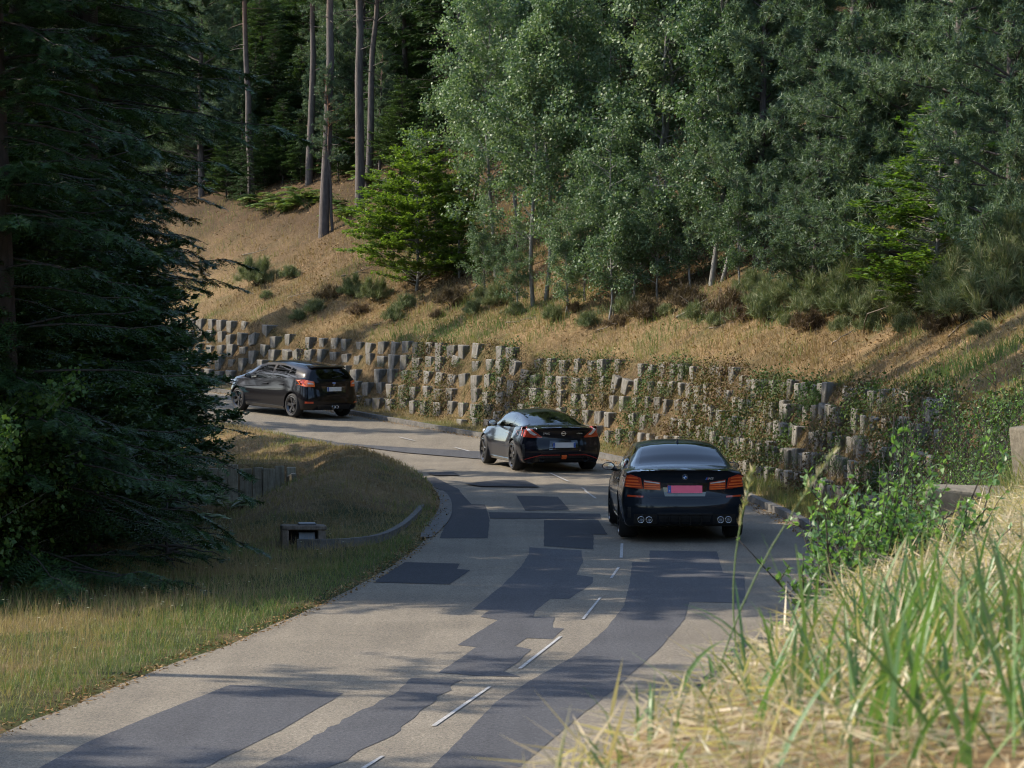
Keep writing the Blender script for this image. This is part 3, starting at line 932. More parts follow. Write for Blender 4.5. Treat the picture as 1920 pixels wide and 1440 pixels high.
class Car:
    def __init__(self, name, S, paint, label, loc, heading):
        self.S = S
        V, F, info, ys, f = build_shell(S)
        self.bvh = BVHTree.FromPolygons([tuple(v) for v in V], F)
        self.root = link(name, None, None, label, 'car', 'convoy of dark cars on the bend', None, loc, heading)
        # tag faces: 0 body, 1 arch liner, then doors and panes
        slots = ['body', 'liner.0', 'liner.1', 'liner.2', 'liner.3']
        tag = np.zeros(len(F), int)
        C = np.array([V[list(q)].mean(0) for q in F])
        for k, (band, a, b, sgn) in enumerate(info):
            nm = S['tag'](band, a, b, sgn, *C[k])
            if nm:
                if nm not in slots: slots.append(nm)
                tag[k] = slots.index(nm)
        me = bpy.data.meshes.new('shell'); me.from_pydata([tuple(v) for v in V], [], [tuple(int(i) for i in q) for q in F])
        for s in slots: me.materials.append(bpy.data.materials.get('slot_' + s) or bpy.data.materials.new('slot_' + s))
        me.polygons.foreach_set('material_index', tag.astype(np.int32))
        sh = bpy.data.objects.new('shell', me); COL.objects.link(sh)
        cut = Geo(); seg = 56; cut_id = [0, 1, 2, 3]
        for ay, rad in ((S['axle_r'], S['arch_r']), (S['axle_f'], S['arch_f'])):
            for sx in (1, -1):
                ang = np.arange(seg) / seg * 2 * math.pi
                x0, x1 = sx * .56, sx * 1.3
                ring = np.stack([np.zeros(seg), ay + rad * np.cos(ang), S['wheel_r'] + .0 + rad * np.sin(ang)], 1)
                A_ = ring.copy(); A_[:, 0] = x0; B_ = ring.copy(); B_[:, 0] = x1
                i_ = np.arange(seg)
                q = np.stack([i_, (i_ + 1) % seg, (i_ + 1) % seg + seg, i_ + seg], 1)
                VV = np.concatenate([A_, B_, [[x0, ay, S['wheel_r']], [x1, ay, S['wheel_r']]]])
                t1 = np.stack([(i_ + 1) % seg, i_, np.full(seg, 2 * seg)], 1); t2 = np.stack([i_ + seg, (i_ + 1) % seg + seg, np.full(seg, 2 * seg + 1)], 1)
                if sx < 0: q, t1, t2 = q[:, ::-1], t1[:, ::-1], t2[:, ::-1]
                cut.add(VV, q, np.concatenate([t1, t2]))
        cm = cut.mesh('cutter')
        for s in slots: cm.materials.append(bpy.data.materials['slot_' + s])
        cm.polygons.foreach_set('material_index', np.array([1 + cut_id[v // (2 * seg + 2)] for v in [p.vertices[0] for p in cm.polygons]], dtype=np.int32))
        co = bpy.data.objects.new('cutter', cm); COL.objects.link(co)
        md = sh.modifiers.new('arches', 'BOOLEAN'); md.operation = 'DIFFERENCE'; md.object = co; md.solver = 'EXACT'
        dg = bpy.context.evaluated_depsgraph_get()
        res = bpy.data.meshes.new_from_object(sh.evaluated_get(dg))
        bpy.data.objects.remove(sh); bpy.data.objects.remove(co)
        # smooth normals of the whole shell are carried over to the pieces
        res.polygons.foreach_set('use_smooth', np.ones(len(res.polygons), dtype=bool))
        res.set_sharp_from_angle(angle=math.radians(38))
        mi = np.zeros(len(res.polygons), dtype=np.int32); res.polygons.foreach_get('material_index', mi)
        co_ = np.zeros(len(res.vertices) * 3, dtype=np.float32); res.vertices.foreach_get('co', co_); co_ = co_.reshape(-1, 3)
        cn = np.array([tuple(c.vector) for c in res.corner_normals])
        mats = {'body': paint, 'liner': M['trim'], 'door': paint, 'boot_lid': paint}
        self.parts = {}
        for si, s in enumerate(slots):
            ps = [p for p in res.polygons if mi[p.index] == si]
            if not ps: continue
            used = sorted({v for p in ps for v in p.vertices}); mp = {v: k for k, v in enumerate(used)}
            pm = bpy.data.meshes.new(s)
            pm.from_pydata([tuple(co_[v]) for v in used], [], [[mp[v] for v in p.vertices] for p in ps])
            pm.polygons.foreach_set('use_smooth', np.ones(len(pm.polygons), dtype=bool))
            nrm = [tuple(cn[l]) for p in ps for l in p.loop_indices]
            pm.normals_split_custom_set(nrm)
            base = s.split('.')[0]
            pm.materials.append(mats.get(base) or S['glass'].get(base, M['glass_mid']))
            nm = {'liner': 'wheel_arch_liner'}.get(base, base)
            self.parts[s] = link(nm, pm, self.root)
        bpy.data.meshes.remove(res)
        # wheels: an Empty per wheel with tyre, rim and brake disc
        ty, ri, di = wheel_meshes(S['wheel_r'], S['rim_r'], S['tyre_w'], S['spokes'], S['rim_mat'], S.get('pair', True))
        for ay, tr in ((S['axle_r'], S['track_r']), (S['axle_f'], S['track_f'])):
            for sx in (1, -1):
                we = link('wheel', None, self.root, loc=(sx * tr, ay, S['wheel_r']))
                we.rotation_euler = (RNG.uniform(0, 6), 0, 0 if sx > 0 else math.pi)
                for nn, mm in (('tyre', ty), ('rim', ri), ('brake_disc', di)): link(nn, mm, we)
        # seats behind the glass
        if S.get('seats'):
            for sx in (-.37, .37):
                se = link('seat', rounded_box('seat', (.5, .14, .62), .05, M['seat']), self.root, loc=(sx, S['seats'], .42)); se.rotation_euler = (.25, 0, 0)
                hr_ = link('headrest', rounded_box('headrest', (.26, .1, .17), .04, M['seat']), se, loc=(0, -.0, .66))
    def hit(self, x, z):
        h = self.bvh.ray_cast(Vector((x, -3, z)), Vector((0, 1, 0)))
        return h[0].y if h[0] is not None else None
    def hit_side(self, y, z, sgn=-1):
        h = self.bvh.ray_cast(Vector((3 * sgn, y, z)), Vector((-sgn, 0, 0)))
        return h[0].x if h[0] is not None else sgn * .9
    def rear_patch(self, name, top, bot, mat, off=.006, n=14, m=6, parent=None, label=None):
        """A panel moulded to the rear: between an upper and a lower line given in (x, z)."""
        top = np.array(top, float); bot = np.array(bot, float)
        tt = np.linspace(0, 1, n)
        def along(P):
            d = np.concatenate([[0], np.cumsum(np.linalg.norm(np.diff(P, axis=0), axis=1))]); d /= d[-1]
            return np.stack([np.interp(tt, d, P[:, 0]), np.interp(tt, d, P[:, 1])], 1)
        A_, B_ = along(top), along(bot)
        V0, V1 = [], []
        for i in range(m):
            for p in A_ + (B_ - A_) * i / (m - 1):
                y = self.hit(*p)
                if y is None: y = self.hit(p[0] * .97, p[1]) or .4
                V0.append((p[0], y - off, p[1])); V1.append((p[0], y + .03, p[1]))
        ix = np.arange(n * m).reshape(m, n)
        q = np.stack([ix[:-1, :-1], ix[1:, :-1], ix[1:, 1:], ix[:-1, 1:]], -1).reshape(-1, 4)
        if (A_[-1][0] - A_[0][0]) * (A_[0][1] - B_[0][1]) < 0: q = q[:, ::-1]
        g_ = Geo(); g_.add(V0, q)
        rim = list(ix[0]) + list(ix[1:, -1]) + list(ix[-1, ::-1][1:]) + list(ix[::-1, 0][1:-1])
        E0 = np.array(V0)[rim]; E1 = np.array(V1)[rim]; k = len(rim); a = np.arange(k)
        g_.add(np.concatenate([E0, E1]), np.stack([a, (a + 1) % k, (a + 1) % k + k, a + k], 1))
        return link(name, g_.mesh(name, mat, False), parent or self.root, label=label)
    def mirror_patch(self, name, top, bot, mat, **kw):
        out = []
        for s in (1, -1):
            out.append(self.rear_patch(name, [(s * x, z) for x, z in top], [(s * x, z) for x, z in bot], mat, **kw))
        return out
    def disc(self, name, x, z, r, mat, off=.01, ring=None, rz=1.0, parent=None, a0=0, a1=2 * math.pi):
        y = self.hit(x, z); g_ = Geo(); seg = 28
        a = np.linspace(a0, a1, seg)
        ri = ring or 0.0
        V = [(x + rr * math.cos(t), self.hit(x + rr * math.cos(t), z + rr * rz * math.sin(t)) - off, z + rr * rz * math.sin(t)) for rr in (ri, r) for t in a]
        i_ = np.arange(seg - 1)
        g_.add(V, np.stack([i_, i_ + 1, i_ + 1 + seg, i_ + seg], 1)[:, ::-1])
        W = np.array(V)[seg:]; W2 = W + np.array([0, off + .004, 0])
        g_.add(np.concatenate([W, W2]), np.stack([i_, i_ + 1, i_ + 1 + seg, i_ + seg], 1))
        return link(name, g_.mesh(name, mat), parent or self.root)
    def text(self, name, s, x, z, size, mat, off=.008, parent=None, shear=0.0, stretch=1.0):
        cu = bpy.data.curves.new('lettering', 'FONT'); cu.body = s; cu.size = size; cu.align_x = 'CENTER'; cu.align_y = 'CENTER'; cu.extrude = .002; cu.shear = shear
        cu.offset = size * .02
        to = bpy.data.objects.new('lettering', cu); COL.objects.link(to)
        dg = bpy.context.evaluated_depsgraph_get()
        tm = bpy.data.meshes.new_from_object(to.evaluated_get(dg))
        bpy.data.objects.remove(to); bpy.data.curves.remove(cu)
        for v in tm.vertices:
            X, Z = x + v.co.x * stretch, z + v.co.y
            v.co = (X, (self.hit(X, Z) or 0) - off - v.co.z, Z)
        tm.materials.clear(); tm.materials.append(mat)
        return link(name, tm, parent or self.root)
    def plate(self, x, z, w, h, mat, tilt=0.0, both=False):
        y = self.hit(x, z)
        p = link('number_plate', bevelled('number_plate', (w, .012, h), .003, mat, 1), self.root, loc=(x, y - .02, z - h / 2))
        p.rotation_euler = (tilt, 0, 0)
        bw = .048
        link('plate_band', bevelled('plate_band', (bw, .006, h - .006), .001, M['plate_blue'], 1), p, loc=(-w / 2 + bw / 2 + .003, -.0075, .003))
        if both: link('plate_band', bevelled('plate_band', (bw, .006, h - .006), .001, M['plate_blue'], 1), p, loc=(w / 2 - bw / 2 - .003, -.0075, .003))
        cu = bpy.data.curves.new('lettering', 'FONT'); cu.body = 'F'; cu.size = .04; cu.align_x = 'CENTER'
        to = bpy.data.objects.new('lettering', cu); COL.objects.link(to)
        tm = bpy.data.meshes.new_from_object(to.evaluated_get(bpy.context.evaluated_depsgraph_get()))
        bpy.data.objects.remove(to); bpy.data.curves.remove(cu)
        for v in tm.vertices: v.co = (v.co.x, -.0115, v.co.y)
        tm.materials.clear(); tm.materials.append(M['white'])
        link('country_letter', tm, p, loc=(-w / 2 + bw / 2 + .003, 0, .018))
        return p
    def exhaust(self, x, z, r, mat, depth=.12, y=None, oval=1.0):
        y0 = (self.hit(x, z) if y is None else y) - .03
        g_ = Geo(); seg = 24; a = np.arange(seg) / seg * 2 * math.pi
        prof = [(r, depth), (r, 0), (r * .97, -.006), (r * .84, 0), (r * .8, depth)]
        V = np.array([(x + q * oval * math.cos(t), y0 + d, z + q * math.sin(t)) for q, d in prof for t in a])
        ix = np.arange(len(prof) * seg).reshape(-1, seg)
        g_.add(V, np.stack([ix[:-1], ix[1:], np.roll(ix[1:], -1, 1), np.roll(ix[:-1], -1, 1)], -1).reshape(-1, 4))
        e = link('exhaust', g_.mesh('exhaust', mat, True), self.root)
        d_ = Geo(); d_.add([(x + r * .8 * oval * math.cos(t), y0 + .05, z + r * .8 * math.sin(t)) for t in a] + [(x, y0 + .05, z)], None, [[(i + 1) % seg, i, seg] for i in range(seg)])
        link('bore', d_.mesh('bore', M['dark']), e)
        return e
    def mirrors(self, y, z, w=.2, h=.13, x0=.9, mat=None):
        for s in (1, -1):
            bm = bmesh.new(); bmesh.ops.create_uvsphere(bm, u_segments=20, v_segments=12, radius=1)
            for v in bm.verts:
                c = v.co.copy()
                yy = c.y * .09 if c.y > 0 else c.y * .03
                k = 1 - .25 * (c.x + 1) / 2
                v.co = (c.x * w / 2, yy, c.z * h / 2 * k)
            for f_ in bm.faces: f_.smooth = True
            mm = bpy.data.meshes.new('mirror'); bm.to_mesh(mm); bm.free(); mm.materials.append(mat)
            mo = link('mirror', mm, self.root, loc=(s * (x0 + w / 2 + .03), y, z)); mo.rotation_euler = (0, 0, 0 if s > 0 else math.pi * 0); mo.scale = (s, 1, 1)
            gg = Geo(); a = np.arange(20) / 20 * 2 * math.pi
            gg.add([(math.cos(t) * w * .42, -.031, math.sin(t) * h * .36) for t in a] + [(0, -.033, 0)], None, [[i, (i + 1) % 20, 20] for i in range(20)])
            link('mirror_glass', gg.mesh('mirror_glass', M['chrome']), mo)
            ga = Geo(); tube(ga, [(-w * .6, .04, -h * .35), (-w * .2, .03, -h * .25), (w * .05, .02, -.0)], [.03, .026, .02], 8)
            link('mirror_arm', ga.mesh('mirror_arm', M['trim'], True), mo)
    def handle(self, door, y, z, s=-1, mat=None):
        x = self.hit_side(y, z, s)
        h = link('handle', bevelled('handle', (.03, .2, .03), .01, mat or M['gloss'], 2), self.parts[door], loc=(x + s * .012, y, z - .015))
    def side_strip(self, name, y0, y1, z0, z1, mat, s, off=.006, parent=None, n=16):
        V = []
        for z in (z0, z1) if not callable(z0) else (0, 1):
            for y in np.linspace(y0, y1, n):
                zz = z if not callable(z0) else (z0(y) if z == 0 else z1(y))
                V.append((self.hit_side(y, zz, s) + s * off, y, zz))
        i = np.arange(n - 1); g_ = Geo(); q = np.stack([i, i + 1, i + 1 + n, i + n], 1)
        W = np.array(V); W2 = W - np.array([s * (off + .01), 0, 0])
        g_.add(W, q if s > 0 else q[:, ::-1])
        for k in (0, n):
            g_.add(np.concatenate([W[k:k + n], W2[k:k + n]]), np.stack([i, i + 1, i + 1 + n, i + n], 1))
        return link(name, g_.mesh(name, mat), parent or self.root)

def head_lamps(car, y, z, x):
    for s in (1, -1):
        link('headlight', rounded_box('headlight', (.34, .3, .12), .05, M['lamp_white']), car.root, loc=(s * x, y, z)).rotation_euler = (0, 0, -s * .5)

# ---- saloon ------------------------------------------------------
def tag_saloon(band, a, b, s, x, y, z):
    if band == 'top':
        fr = abs(1 - 2 * (b + .5) / (NTOP - 1))
        if .80 < y < 1.60 and fr < .93 - .04 * (1.6 - y): return 'rear_window'
        if 2.98 < y < 3.74 and fr < .9: return 'windscreen'
        if .05 < y < .70 and fr < .98: return 'boot_lid'
    if band == 'side':
        if b >= NLOW:
            if b < NLOW + NGL - 2:
                if 1.34 + .22 * (b - NLOW) / NGL < y < 2.16: return 'side_window.a%d' % s
                if 2.24 < y < 3.25 - .05 * (b - NLOW): return 'side_window.b%d' % s
        elif b >= 2 and b < NLOW - 1:
            if 1.56 < y < 2.18 and z > .3 and (y - 1.1) ** 2 + (z - .34) ** 2 > .16: return 'door.rear%d' % s
            if 2.2 < y < 3.3: return 'door.front%d' % s
    if band == 'rear' and z > .66 and abs(x) < .62 and b not in (0, NTOP - 1): return 'boot_lid'
    return None

SALOON = dict(length=4.91, blend=.42, half=.95, corner=.26, wheel_r=.338, rim_r=.262, tyre_w=.27, spokes=5, rim_mat=M['rim_dark'], axle_r=1.10, axle_f=4.06,
    arch_r=.385, arch_f=.385, track_r=.80, track_f=.795, tag=tag_saloon, glass={'rear_window': M['glass_dark'], 'windscreen': M['glass_mid'], 'side_window': M['glass_dark']},
    tab=dict(
        zt=[(0, 1.095), (.1, 1.10), (.3, 1.108), (.66, 1.125), (.8, 1.165), (1.1, 1.285), (1.55, 1.412), (1.9, 1.446), (2.3, 1.456), (2.95, 1.415), (3.4, 1.23), (3.85, 1.02), (4.4, .93), (4.75, .80), (4.91, .66)],
        zr=[(0, 1.05), (.3, 1.075), (.66, 1.088), (.8, 1.12), (1.1, 1.232), (1.55, 1.355), (2.3, 1.397), (2.95, 1.36), (3.4, 1.185), (3.85, .985), (4.4, .89), (4.75, .76), (4.91, .62)],
        wr=[(0, .70), (.3, .735), (.66, .715), (1.1, .655), (1.55, .595), (2.3, .575), (2.95, .60), (3.4, .66), (3.85, .73), (4.4, .75), (4.75, .62), (4.91, .5)],
        zk=[(0, 1.0), (.3, 1.035), (.66, 1.045), (1.1, 1.035), (2.3, .985), (3.4, .95), (3.85, .93), (4.4, .84), (4.75, .7), (4.91, .58)],
        wb=[(0, .775), (.06, .81), (.15, .84), (.3, .862), (1.1, .885), (1.7, .872), (2.3, .868), (3.4, .868), (4.0, .86), (4.6, .77), (4.91, .6)],
        wg=[(0, .745), (.15, .80), (.3, .815), (.66, .81), (1.1, .805), (2.3, .79), (3.4, .80), (3.85, .815), (4.4, .79), (4.75, .68), (4.91, .55)],
        wm=[(0, .85), (.06, .885), (.15, .912), (.3, .93), (.8, .95), (1.1, .957), (1.45, .945), (1.8, .925), (2.3, .92), (3.4, .922), (4.06, .945), (4.5, .9), (4.8, .76), (4.91, .62)],
        zm=[(0, .58), (.5, .6), (1.1, .64), (2.2, .6), (3.4, .6), (4.06, .62), (4.91, .45)],
        ws=[(0, .80), (.15, .86), (.3, .885), (1.1, .90), (2.3, .885), (4.06, .89), (4.6, .82), (4.91, .6)],
        zb=[(0, .27), (.3, .22), (1.1, .19), (4.0, .18), (4.91, .22)]),
    rear=[(.2, .16), (.27, .10), (.36, .03), (.45, .0), (.58, .0), (.645, .02), (.665, .055), (.8, .075), (.95, .07), (1.03, .05), (1.08, .015), (1.12, .03), (1.3, .1)])

def make_saloon(loc, heading):
    c = Car('saloon_car', SALOON, M['sedan_paint'], 'dark graphite saloon car with a pink number plate, nearest of the three cars', loc, heading)
    # boot lip
    c.rear_patch('boot_spoiler', [(-.66, 1.086), (0, 1.104), (.66, 1.086)], [(-.66, 1.066), (0, 1.082), (.66, 1.066)], M['gloss'], off=.035, n=24, m=3)
    # L-shaped lamps: outer and inner half, light bars and clear strip
    for s in (-1, 1):
        lo = c.rear_patch('tail_light', [(s * .905, .985), (s * .80, 1.005), (s * .655, .955)], [(s * .905, .83), (s * .78, .805), (s * .625, .795)], M['lamp_dark'], off=.012, n=18, m=8)
        for z0, z1, xa, xb in ((.975, .955, .90, .70), (.93, .905, .902, .69), (.882, .862, .902, .66), (.842, .824, .90, .65)):
            c.rear_patch('light_bar', [(s * xa, z0), (s * xb, z0 - .012)], [(s * xa, z1), (s * xb, z1 - .012)], M['lamp_amber'], off=.02, n=12, m=2, parent=lo)
        li = c.rear_patch('tail_light', [(s * .612, .93), (s * .37, .895)], [(s * .612, .79), (s * .365, .775)], M['lamp_dark'], off=.012, n=12, m=6)
        for z0, z1 in ((.875, .855), (.838, .82), (.805, .79)):
            c.rear_patch('light_bar', [(s * .607, z0), (s * .38, z0 - .004)], [(s * .607, z1), (s * .375, z1 - .004)], M['lamp_amber'], off=.02, n=8, m=2, parent=li)
        c.rear_patch('light_bar', [(s * .605, .918), (s * .38, .887)], [(s * .605, .897), (s * .38, .872)], M['lamp_white'], off=.02, n=8, m=2, parent=li)
        c.rear_patch('reflector', [(s * .85, .70), (s * .62, .69)], [(s * .85, .673), (s * .62, .665)], M['reflector'], off=.008, n=8, m=2)
        c.rear_patch('exhaust_surround', [(s * .76, .42), (s * .42, .42)], [(s * .76, .27), (s * .42, .27)], M['gloss'], off=.004, n=10, m=4)
        for dx in (.535, .655):
            c.exhaust(s * dx, .335, .05, M['chrome'])
        c.rear_patch('vent', [(s * .85, .52), (s * .80, .52)], [(s * .85, .36), (s * .80, .36)], M['trim'], off=.004, n=4, m=4)
    c.rear_patch('plate_recess', [(-.345, .885), (.345, .885)], [(-.30, .685), (.30, .685)], M['gloss'], off=.003, n=10, m=4)
    c.plate(0, .79, .52, .115, M['plate_pink'], -.12)
    c.rear_patch('boot_seam', [(-.62, .80), (-.54, .675), (0, .652), (.54, .675), (.62, .80)], [(-.61, .792), (-.535, .663), (0, .64), (.535, .663), (.61, .792)], M['trim'], off=.002, n=40, m=2)
    df = c.rear_patch('diffuser', [(-.40, .42), (.40, .42)], [(-.36, .255), (.36, .255)], M['trim'], off=.004, n=12, m=4)
    c.rear_patch('diffuser_lip', [(-.42, .435), (.42, .435)], [(-.41, .41), (.41, .41)], M['gloss'], off=.03, n=14, m=2, parent=df)
    for x in (-.24, -.08, .08, .24):
        c.rear_patch('fin', [(x - .01, .40), (x + .01, .40)], [(x - .01, .25), (x + .01, .25)], M['gloss'], off=.05, n=2, m=4, parent=df)
    # roundel and lettering
    e = c.disc('emblem', 0, .972, .041, M['badge'], .012)
    c.disc('emblem_ring', 0, .972, .037, M['gloss'], .014, ring=.024, parent=e)
    for k in range(4):
        c.disc('emblem_sector', 0, .972, .024, M['blue'] if k % 2 else M['white'], .014, parent=e, a0=k * math.pi / 2, a1=(k + 1) * math.pi / 2)
    b = c.text('model_badge', 'M5', .385, .948, .052, M['badge'], .01, stretch=1.25, shear=.2)
    for k, mt in enumerate((M['blue'], M['plate_blue'], M['reflector'])):
        c.rear_patch('badge_stripe', [(.315 + k * .012 + .008, .966), (.325 + k * .012 + .008, .966)], [(.305 + k * .012, .93), (.315 + k * .012, .93)], mt, off=.012, n=2, m=2, parent=b)
    # shark fin on the roof
    bm = bmesh.new()
    P = [(-.022, 0, 0), (.022, 0, 0), (.006, .02, .06), (-.006, .02, .06), (-.03, .14, 0), (.03, .14, 0)]
    vs = [bm.verts.new(p) for p in P]
    for f_ in ((0, 1, 2, 3), (1, 5, 2), (4, 0, 3), (5, 4, 3, 2), (0, 4, 5, 1)): bm.faces.new([vs[i] for i in f_])
    m_ = bpy.data.meshes.new('roof_aerial'); bm.to_mesh(m_); bm.free(); m_.materials.append(M['sedan_paint'])
    link('roof_aerial', m_, c.root, loc=(0, 1.62, 1.415))
    c.mirrors(3.12, .99, .21, .15, .86, M['sedan_paint'])
    for s in (-1, 1):
        c.handle('door.rear%d' % s, 1.78, .86, s, M['sedan_paint']); c.handle('door.front%d' % s, 2.42, .84, s, M['sedan_paint'])
        c.side_strip('window_trim', 1.42, 3.15, lambda y: float(table(SALOON['tab']['zk'])(y)) - .012, lambda y: float(table(SALOON['tab']['zk'])(y)) - .002, M['gloss'], s)
        c.side_strip('side_sill', 1.5, 3.66, .21, .27, M['gloss'], s, .02)
    head_lamps(c, 4.55, .6, .62)
    return c

# ---- coupe -------------------------------------------------------
def tag_coupe(band, a, b, s, x, y, z):
    if band == 'top':
        fr = abs(1 - 2 * (b + .5) / (NTOP - 1))
        if .50 < y < 1.55 and fr < .93: return 'rear_window'
        if 2.5 < y < 3.12 and fr < .9: return 'windscreen'
    if band == 'side':
        if b >= NLOW and b < NLOW + NGL - 2:
            q = (b - NLOW) / NGL
            if 1.30 + .25 * q < y < 1.74 and q < .6: return 'quarter_window.%d' % s
            if 1.80 < y < 2.85 - .35 * q: return 'side_window.%d' % s
        elif 2 <= b < NLOW - 1:
            if 1.48 < y < 2.85 and z > .26: return 'door.%d' % s
    if band == 'rear' and z > .72 and abs(x) < .58: return 'tailgate'
    return None

COUPE = dict(length=4.40, blend=.40, half=.94, corner=.34, wheel_r=.335, rim_r=.248, tyre_w=.28, spokes=7, rim_mat=M['rim_dark'], axle_r=.94, axle_f=3.49, arch_r=.375, arch_f=.37,
    track_r=.795, track_f=.79, tag=tag_coupe, seats=2.0, glass={'rear_window': M['glass_clear'], 'windscreen': M['glass_clear'], 'side_window': M['glass_mid'], 'quarter_window': M['glass_mid'], 'tailgate': M['coupe_paint']}, pair=False,
    tab=dict(
        zt=[(0, .985), (.08, .995), (.25, .998), (.42, 1.005), (.6, 1.055), (.94, 1.145), (1.3, 1.222), (1.7, 1.282), (2.1, 1.313), (2.4, 1.312), (2.7, 1.25), (3.0, 1.10), (3.25, .985), (3.6, .92), (4.1, .80), (4.4, .58)],
        zr=[(0, .955), (.25, .965), (.42, .97), (.6, 1.0), (.94, 1.07), (1.3, 1.145), (1.7, 1.205), (2.1, 1.235), (2.4, 1.232), (2.7, 1.18), (3.0, 1.05), (3.25, .95), (3.6, .88), (4.1, .75), (4.4, .5)],
        wr=[(0, .60), (.25, .64), (.42, .63), (.6, .60), (.94, .575), (1.3, .55), (1.7, .535), (2.4, .545), (2.8, .59), (3.25, .66), (3.6, .68), (4.1, .58), (4.4, .4)],
        zk=[(0, .88), (.15, .915), (.3, .935), (.6, .955), (.94, .955), (1.3, .93), (1.7, .90), (2.5, .885), (3.25, .87), (3.6, .83), (4.1, .7), (4.4, .46)],
        wb=[(0, .68), (.06, .735), (.15, .775), (.3, .81), (.6, .835), (.94, .84), (1.3, .81), (1.7, .785), (2.5, .785), (3.25, .81), (3.5, .82), (4.1, .68), (4.4, .44)],
        wg=[(0, .64), (.15, .70), (.3, .715), (.6, .705), (.94, .69), (1.3, .675), (1.7, .67), (2.5, .685), (3.25, .73), (3.6, .73), (4.1, .62), (4.4, .4)],
        wm=[(0, .80), (.06, .845), (.15, .88), (.3, .91), (.6, .935), (.94, .942), (1.3, .915), (1.7, .885), (2.2, .878), (2.8, .885), (3.25, .92), (3.5, .93), (4.0, .88), (4.4, .5)],
        zm=[(0, .52), (.4, .58), (.94, .64), (1.7, .56), (2.6, .55), (3.49, .62), (4.4, .4)],
        ws=[(0, .76), (.15, .83), (.4, .86), (.94, .88), (1.7, .86), (2.8, .86), (3.5, .88), (4.1, .78), (4.4, .5)],
        zb=[(0, .22), (.3, .19), (.94, .17), (3.6, .15), (4.4, .18)]),
    rear=[(.15, .2), (.22, .14), (.3, .05), (.38, .01), (.48, .0), (.58, .01), (.64, .045), (.78, .075), (.9, .07), (.95, .045), (.985, .0), (1.02, .01), (1.2, .1)])

def make_coupe(loc, heading):
    c = Car('sports_coupe', COUPE, M['coupe_paint'], 'black two-door sports coupe with arrow-shaped tail lights and a red bumper line', loc, heading)
    c.rear_patch('tail_spoiler', [(-.60, .972), (0, .996), (.60, .972)], [(-.61, .935), (0, .957), (.61, .935)], M['gloss'], off=.075, n=28, m=4)
    for s in (-1, 1):
        t = c.rear_patch('tail_light', [(s * .84, .985), (s * .73, .985), (s * .64, .90), (s * .47, .768)], [(s * .89, .80), (s * .84, .765), (s * .68, .75), (s * .47, .752)], M['lamp_red'], off=.012, n=18, m=8)
        c.rear_patch('light_bar', [(s * .75, .96), (s * .66, .87), (s * .58, .815)], [(s * .785, .92), (s * .72, .84), (s * .64, .80)], M['lamp_white'], off=.02, n=12, m=3, parent=t)
        c.rear_patch('bumper_vent', [(s * .885, .60), (s * .835, .62)], [(s * .875, .33), (s * .83, .33)], M['trim'], off=.006, n=6, m=6)
        c.exhaust(s * .49, .285, .062, M['rim_dark'])
        c.rear_patch('red_line', [(s * .10, .383), (s * .50, .383), (s * .66, .34), (s * .86, .27)], [(s * .10, .369), (s * .50, .369), (s * .66, .325), (s * .86, .255)], M['red_line'], off=.012, n=18, m=2)
    c.rear_patch('diffuser', [(-.62, .362), (.62, .362)], [(-.60, .225), (.60, .225)], M['trim'], off=.004, n=16, m=4)
    c.rear_patch('bumper_lip', [(-.5, .42), (0, .43), (.5, .42)], [(-.5, .40), (0, .405), (.5, .40)], M['coupe_paint'], off=.03, n=16, m=2)
    f_ = c.rear_patch('fog_light', [(-.06, .378), (.06, .378)], [(-.05, .285), (.05, .285)], M['lamp_amber'], off=.03, n=4, m=4)
    c.rear_patch('plate_recess', [(-.31, .69), (.31, .69)], [(-.34, .49), (.34, .49)], M['gloss'], off=.003, n=10, m=4)
    c.plate(0, .592, .52, .115, M['plate_white'], -.05, both=True)
    e = c.disc('emblem', 0, .842, .05, M['badge'], .012, ring=.036)
    c.rear_patch('emblem_bar', [(-.058, .852), (.058, .852)], [(-.058, .834), (.058, .834)], M['badge'], off=.015, n=6, m=2, parent=e)
    c.text('model_badge', '370Z', -.385, .842, .052, M['badge'], .01, stretch=1.3)
    c.text('trim_badge', 'nismo', .37, .842, .052, M['badge'], .01, stretch=1.1)
    c.text('corner_badge', 'Z+', .36, .475, .03, M['badge'], .008)
    c.mirrors(2.66, .985, .2, .15, .80, M['coupe_paint'])
    for s in (-1, 1):
        c.handle('door.%d' % s, 1.62, .80, s, M['badge'])
        c.side_strip('side_skirt', 1.34, 3.05, .17, .23, M['gloss'], s, .02)
        for ay in (COUPE['axle_f'],):
            k = link('caliper', rounded_box('caliper', (.08, .09, .2), .03, M['caliper']), c.root, loc=(s * .8, ay - .14, .25))
    head_lamps(c, 3.95, .66, .6)
    return c

# ---- hatchback ---------------------------------------------------
def tag_hatch(band, a, b, s, x, y, z):
    if band == 'top':
        fr = abs(1 - 2 * (b + .5) / (NTOP - 1))
        if 2.55 < y < 3.30 and fr < .9: return 'windscreen'
    if band == 'rear':
        fr = abs(1 - 2 * (b + .5) / (NTOP - 1))
        if z > 1.06 and a >= NLOW - 1 and a < NLOW + NGL - 2 and fr < .86: return 'rear_window'
        if z > .60 and fr < .84: return 'tailgate'
    if band == 'side':
        if b >= NLOW and b < NLOW + NGL - 2:
            q = (b - NLOW) / NGL
            if .80 + .16 * q < y < 1.12: return 'quarter_window.%d' % s
            if 1.17 < y < 1.86: return 'side_window.a%d' % s
            if 1.95 < y < 2.98 - .45 * q: return 'side_window.b%d' % s
        elif 2 <= b < NLOW - 1:
            if 1.12 < y < 1.89 and z > .28 and (y - .8) ** 2 + (z - .33) ** 2 > .16: return 'door.rear%d' % s
            if 1.91 < y < 3.0 and z > .28: return 'door.front%d' % s
    return None

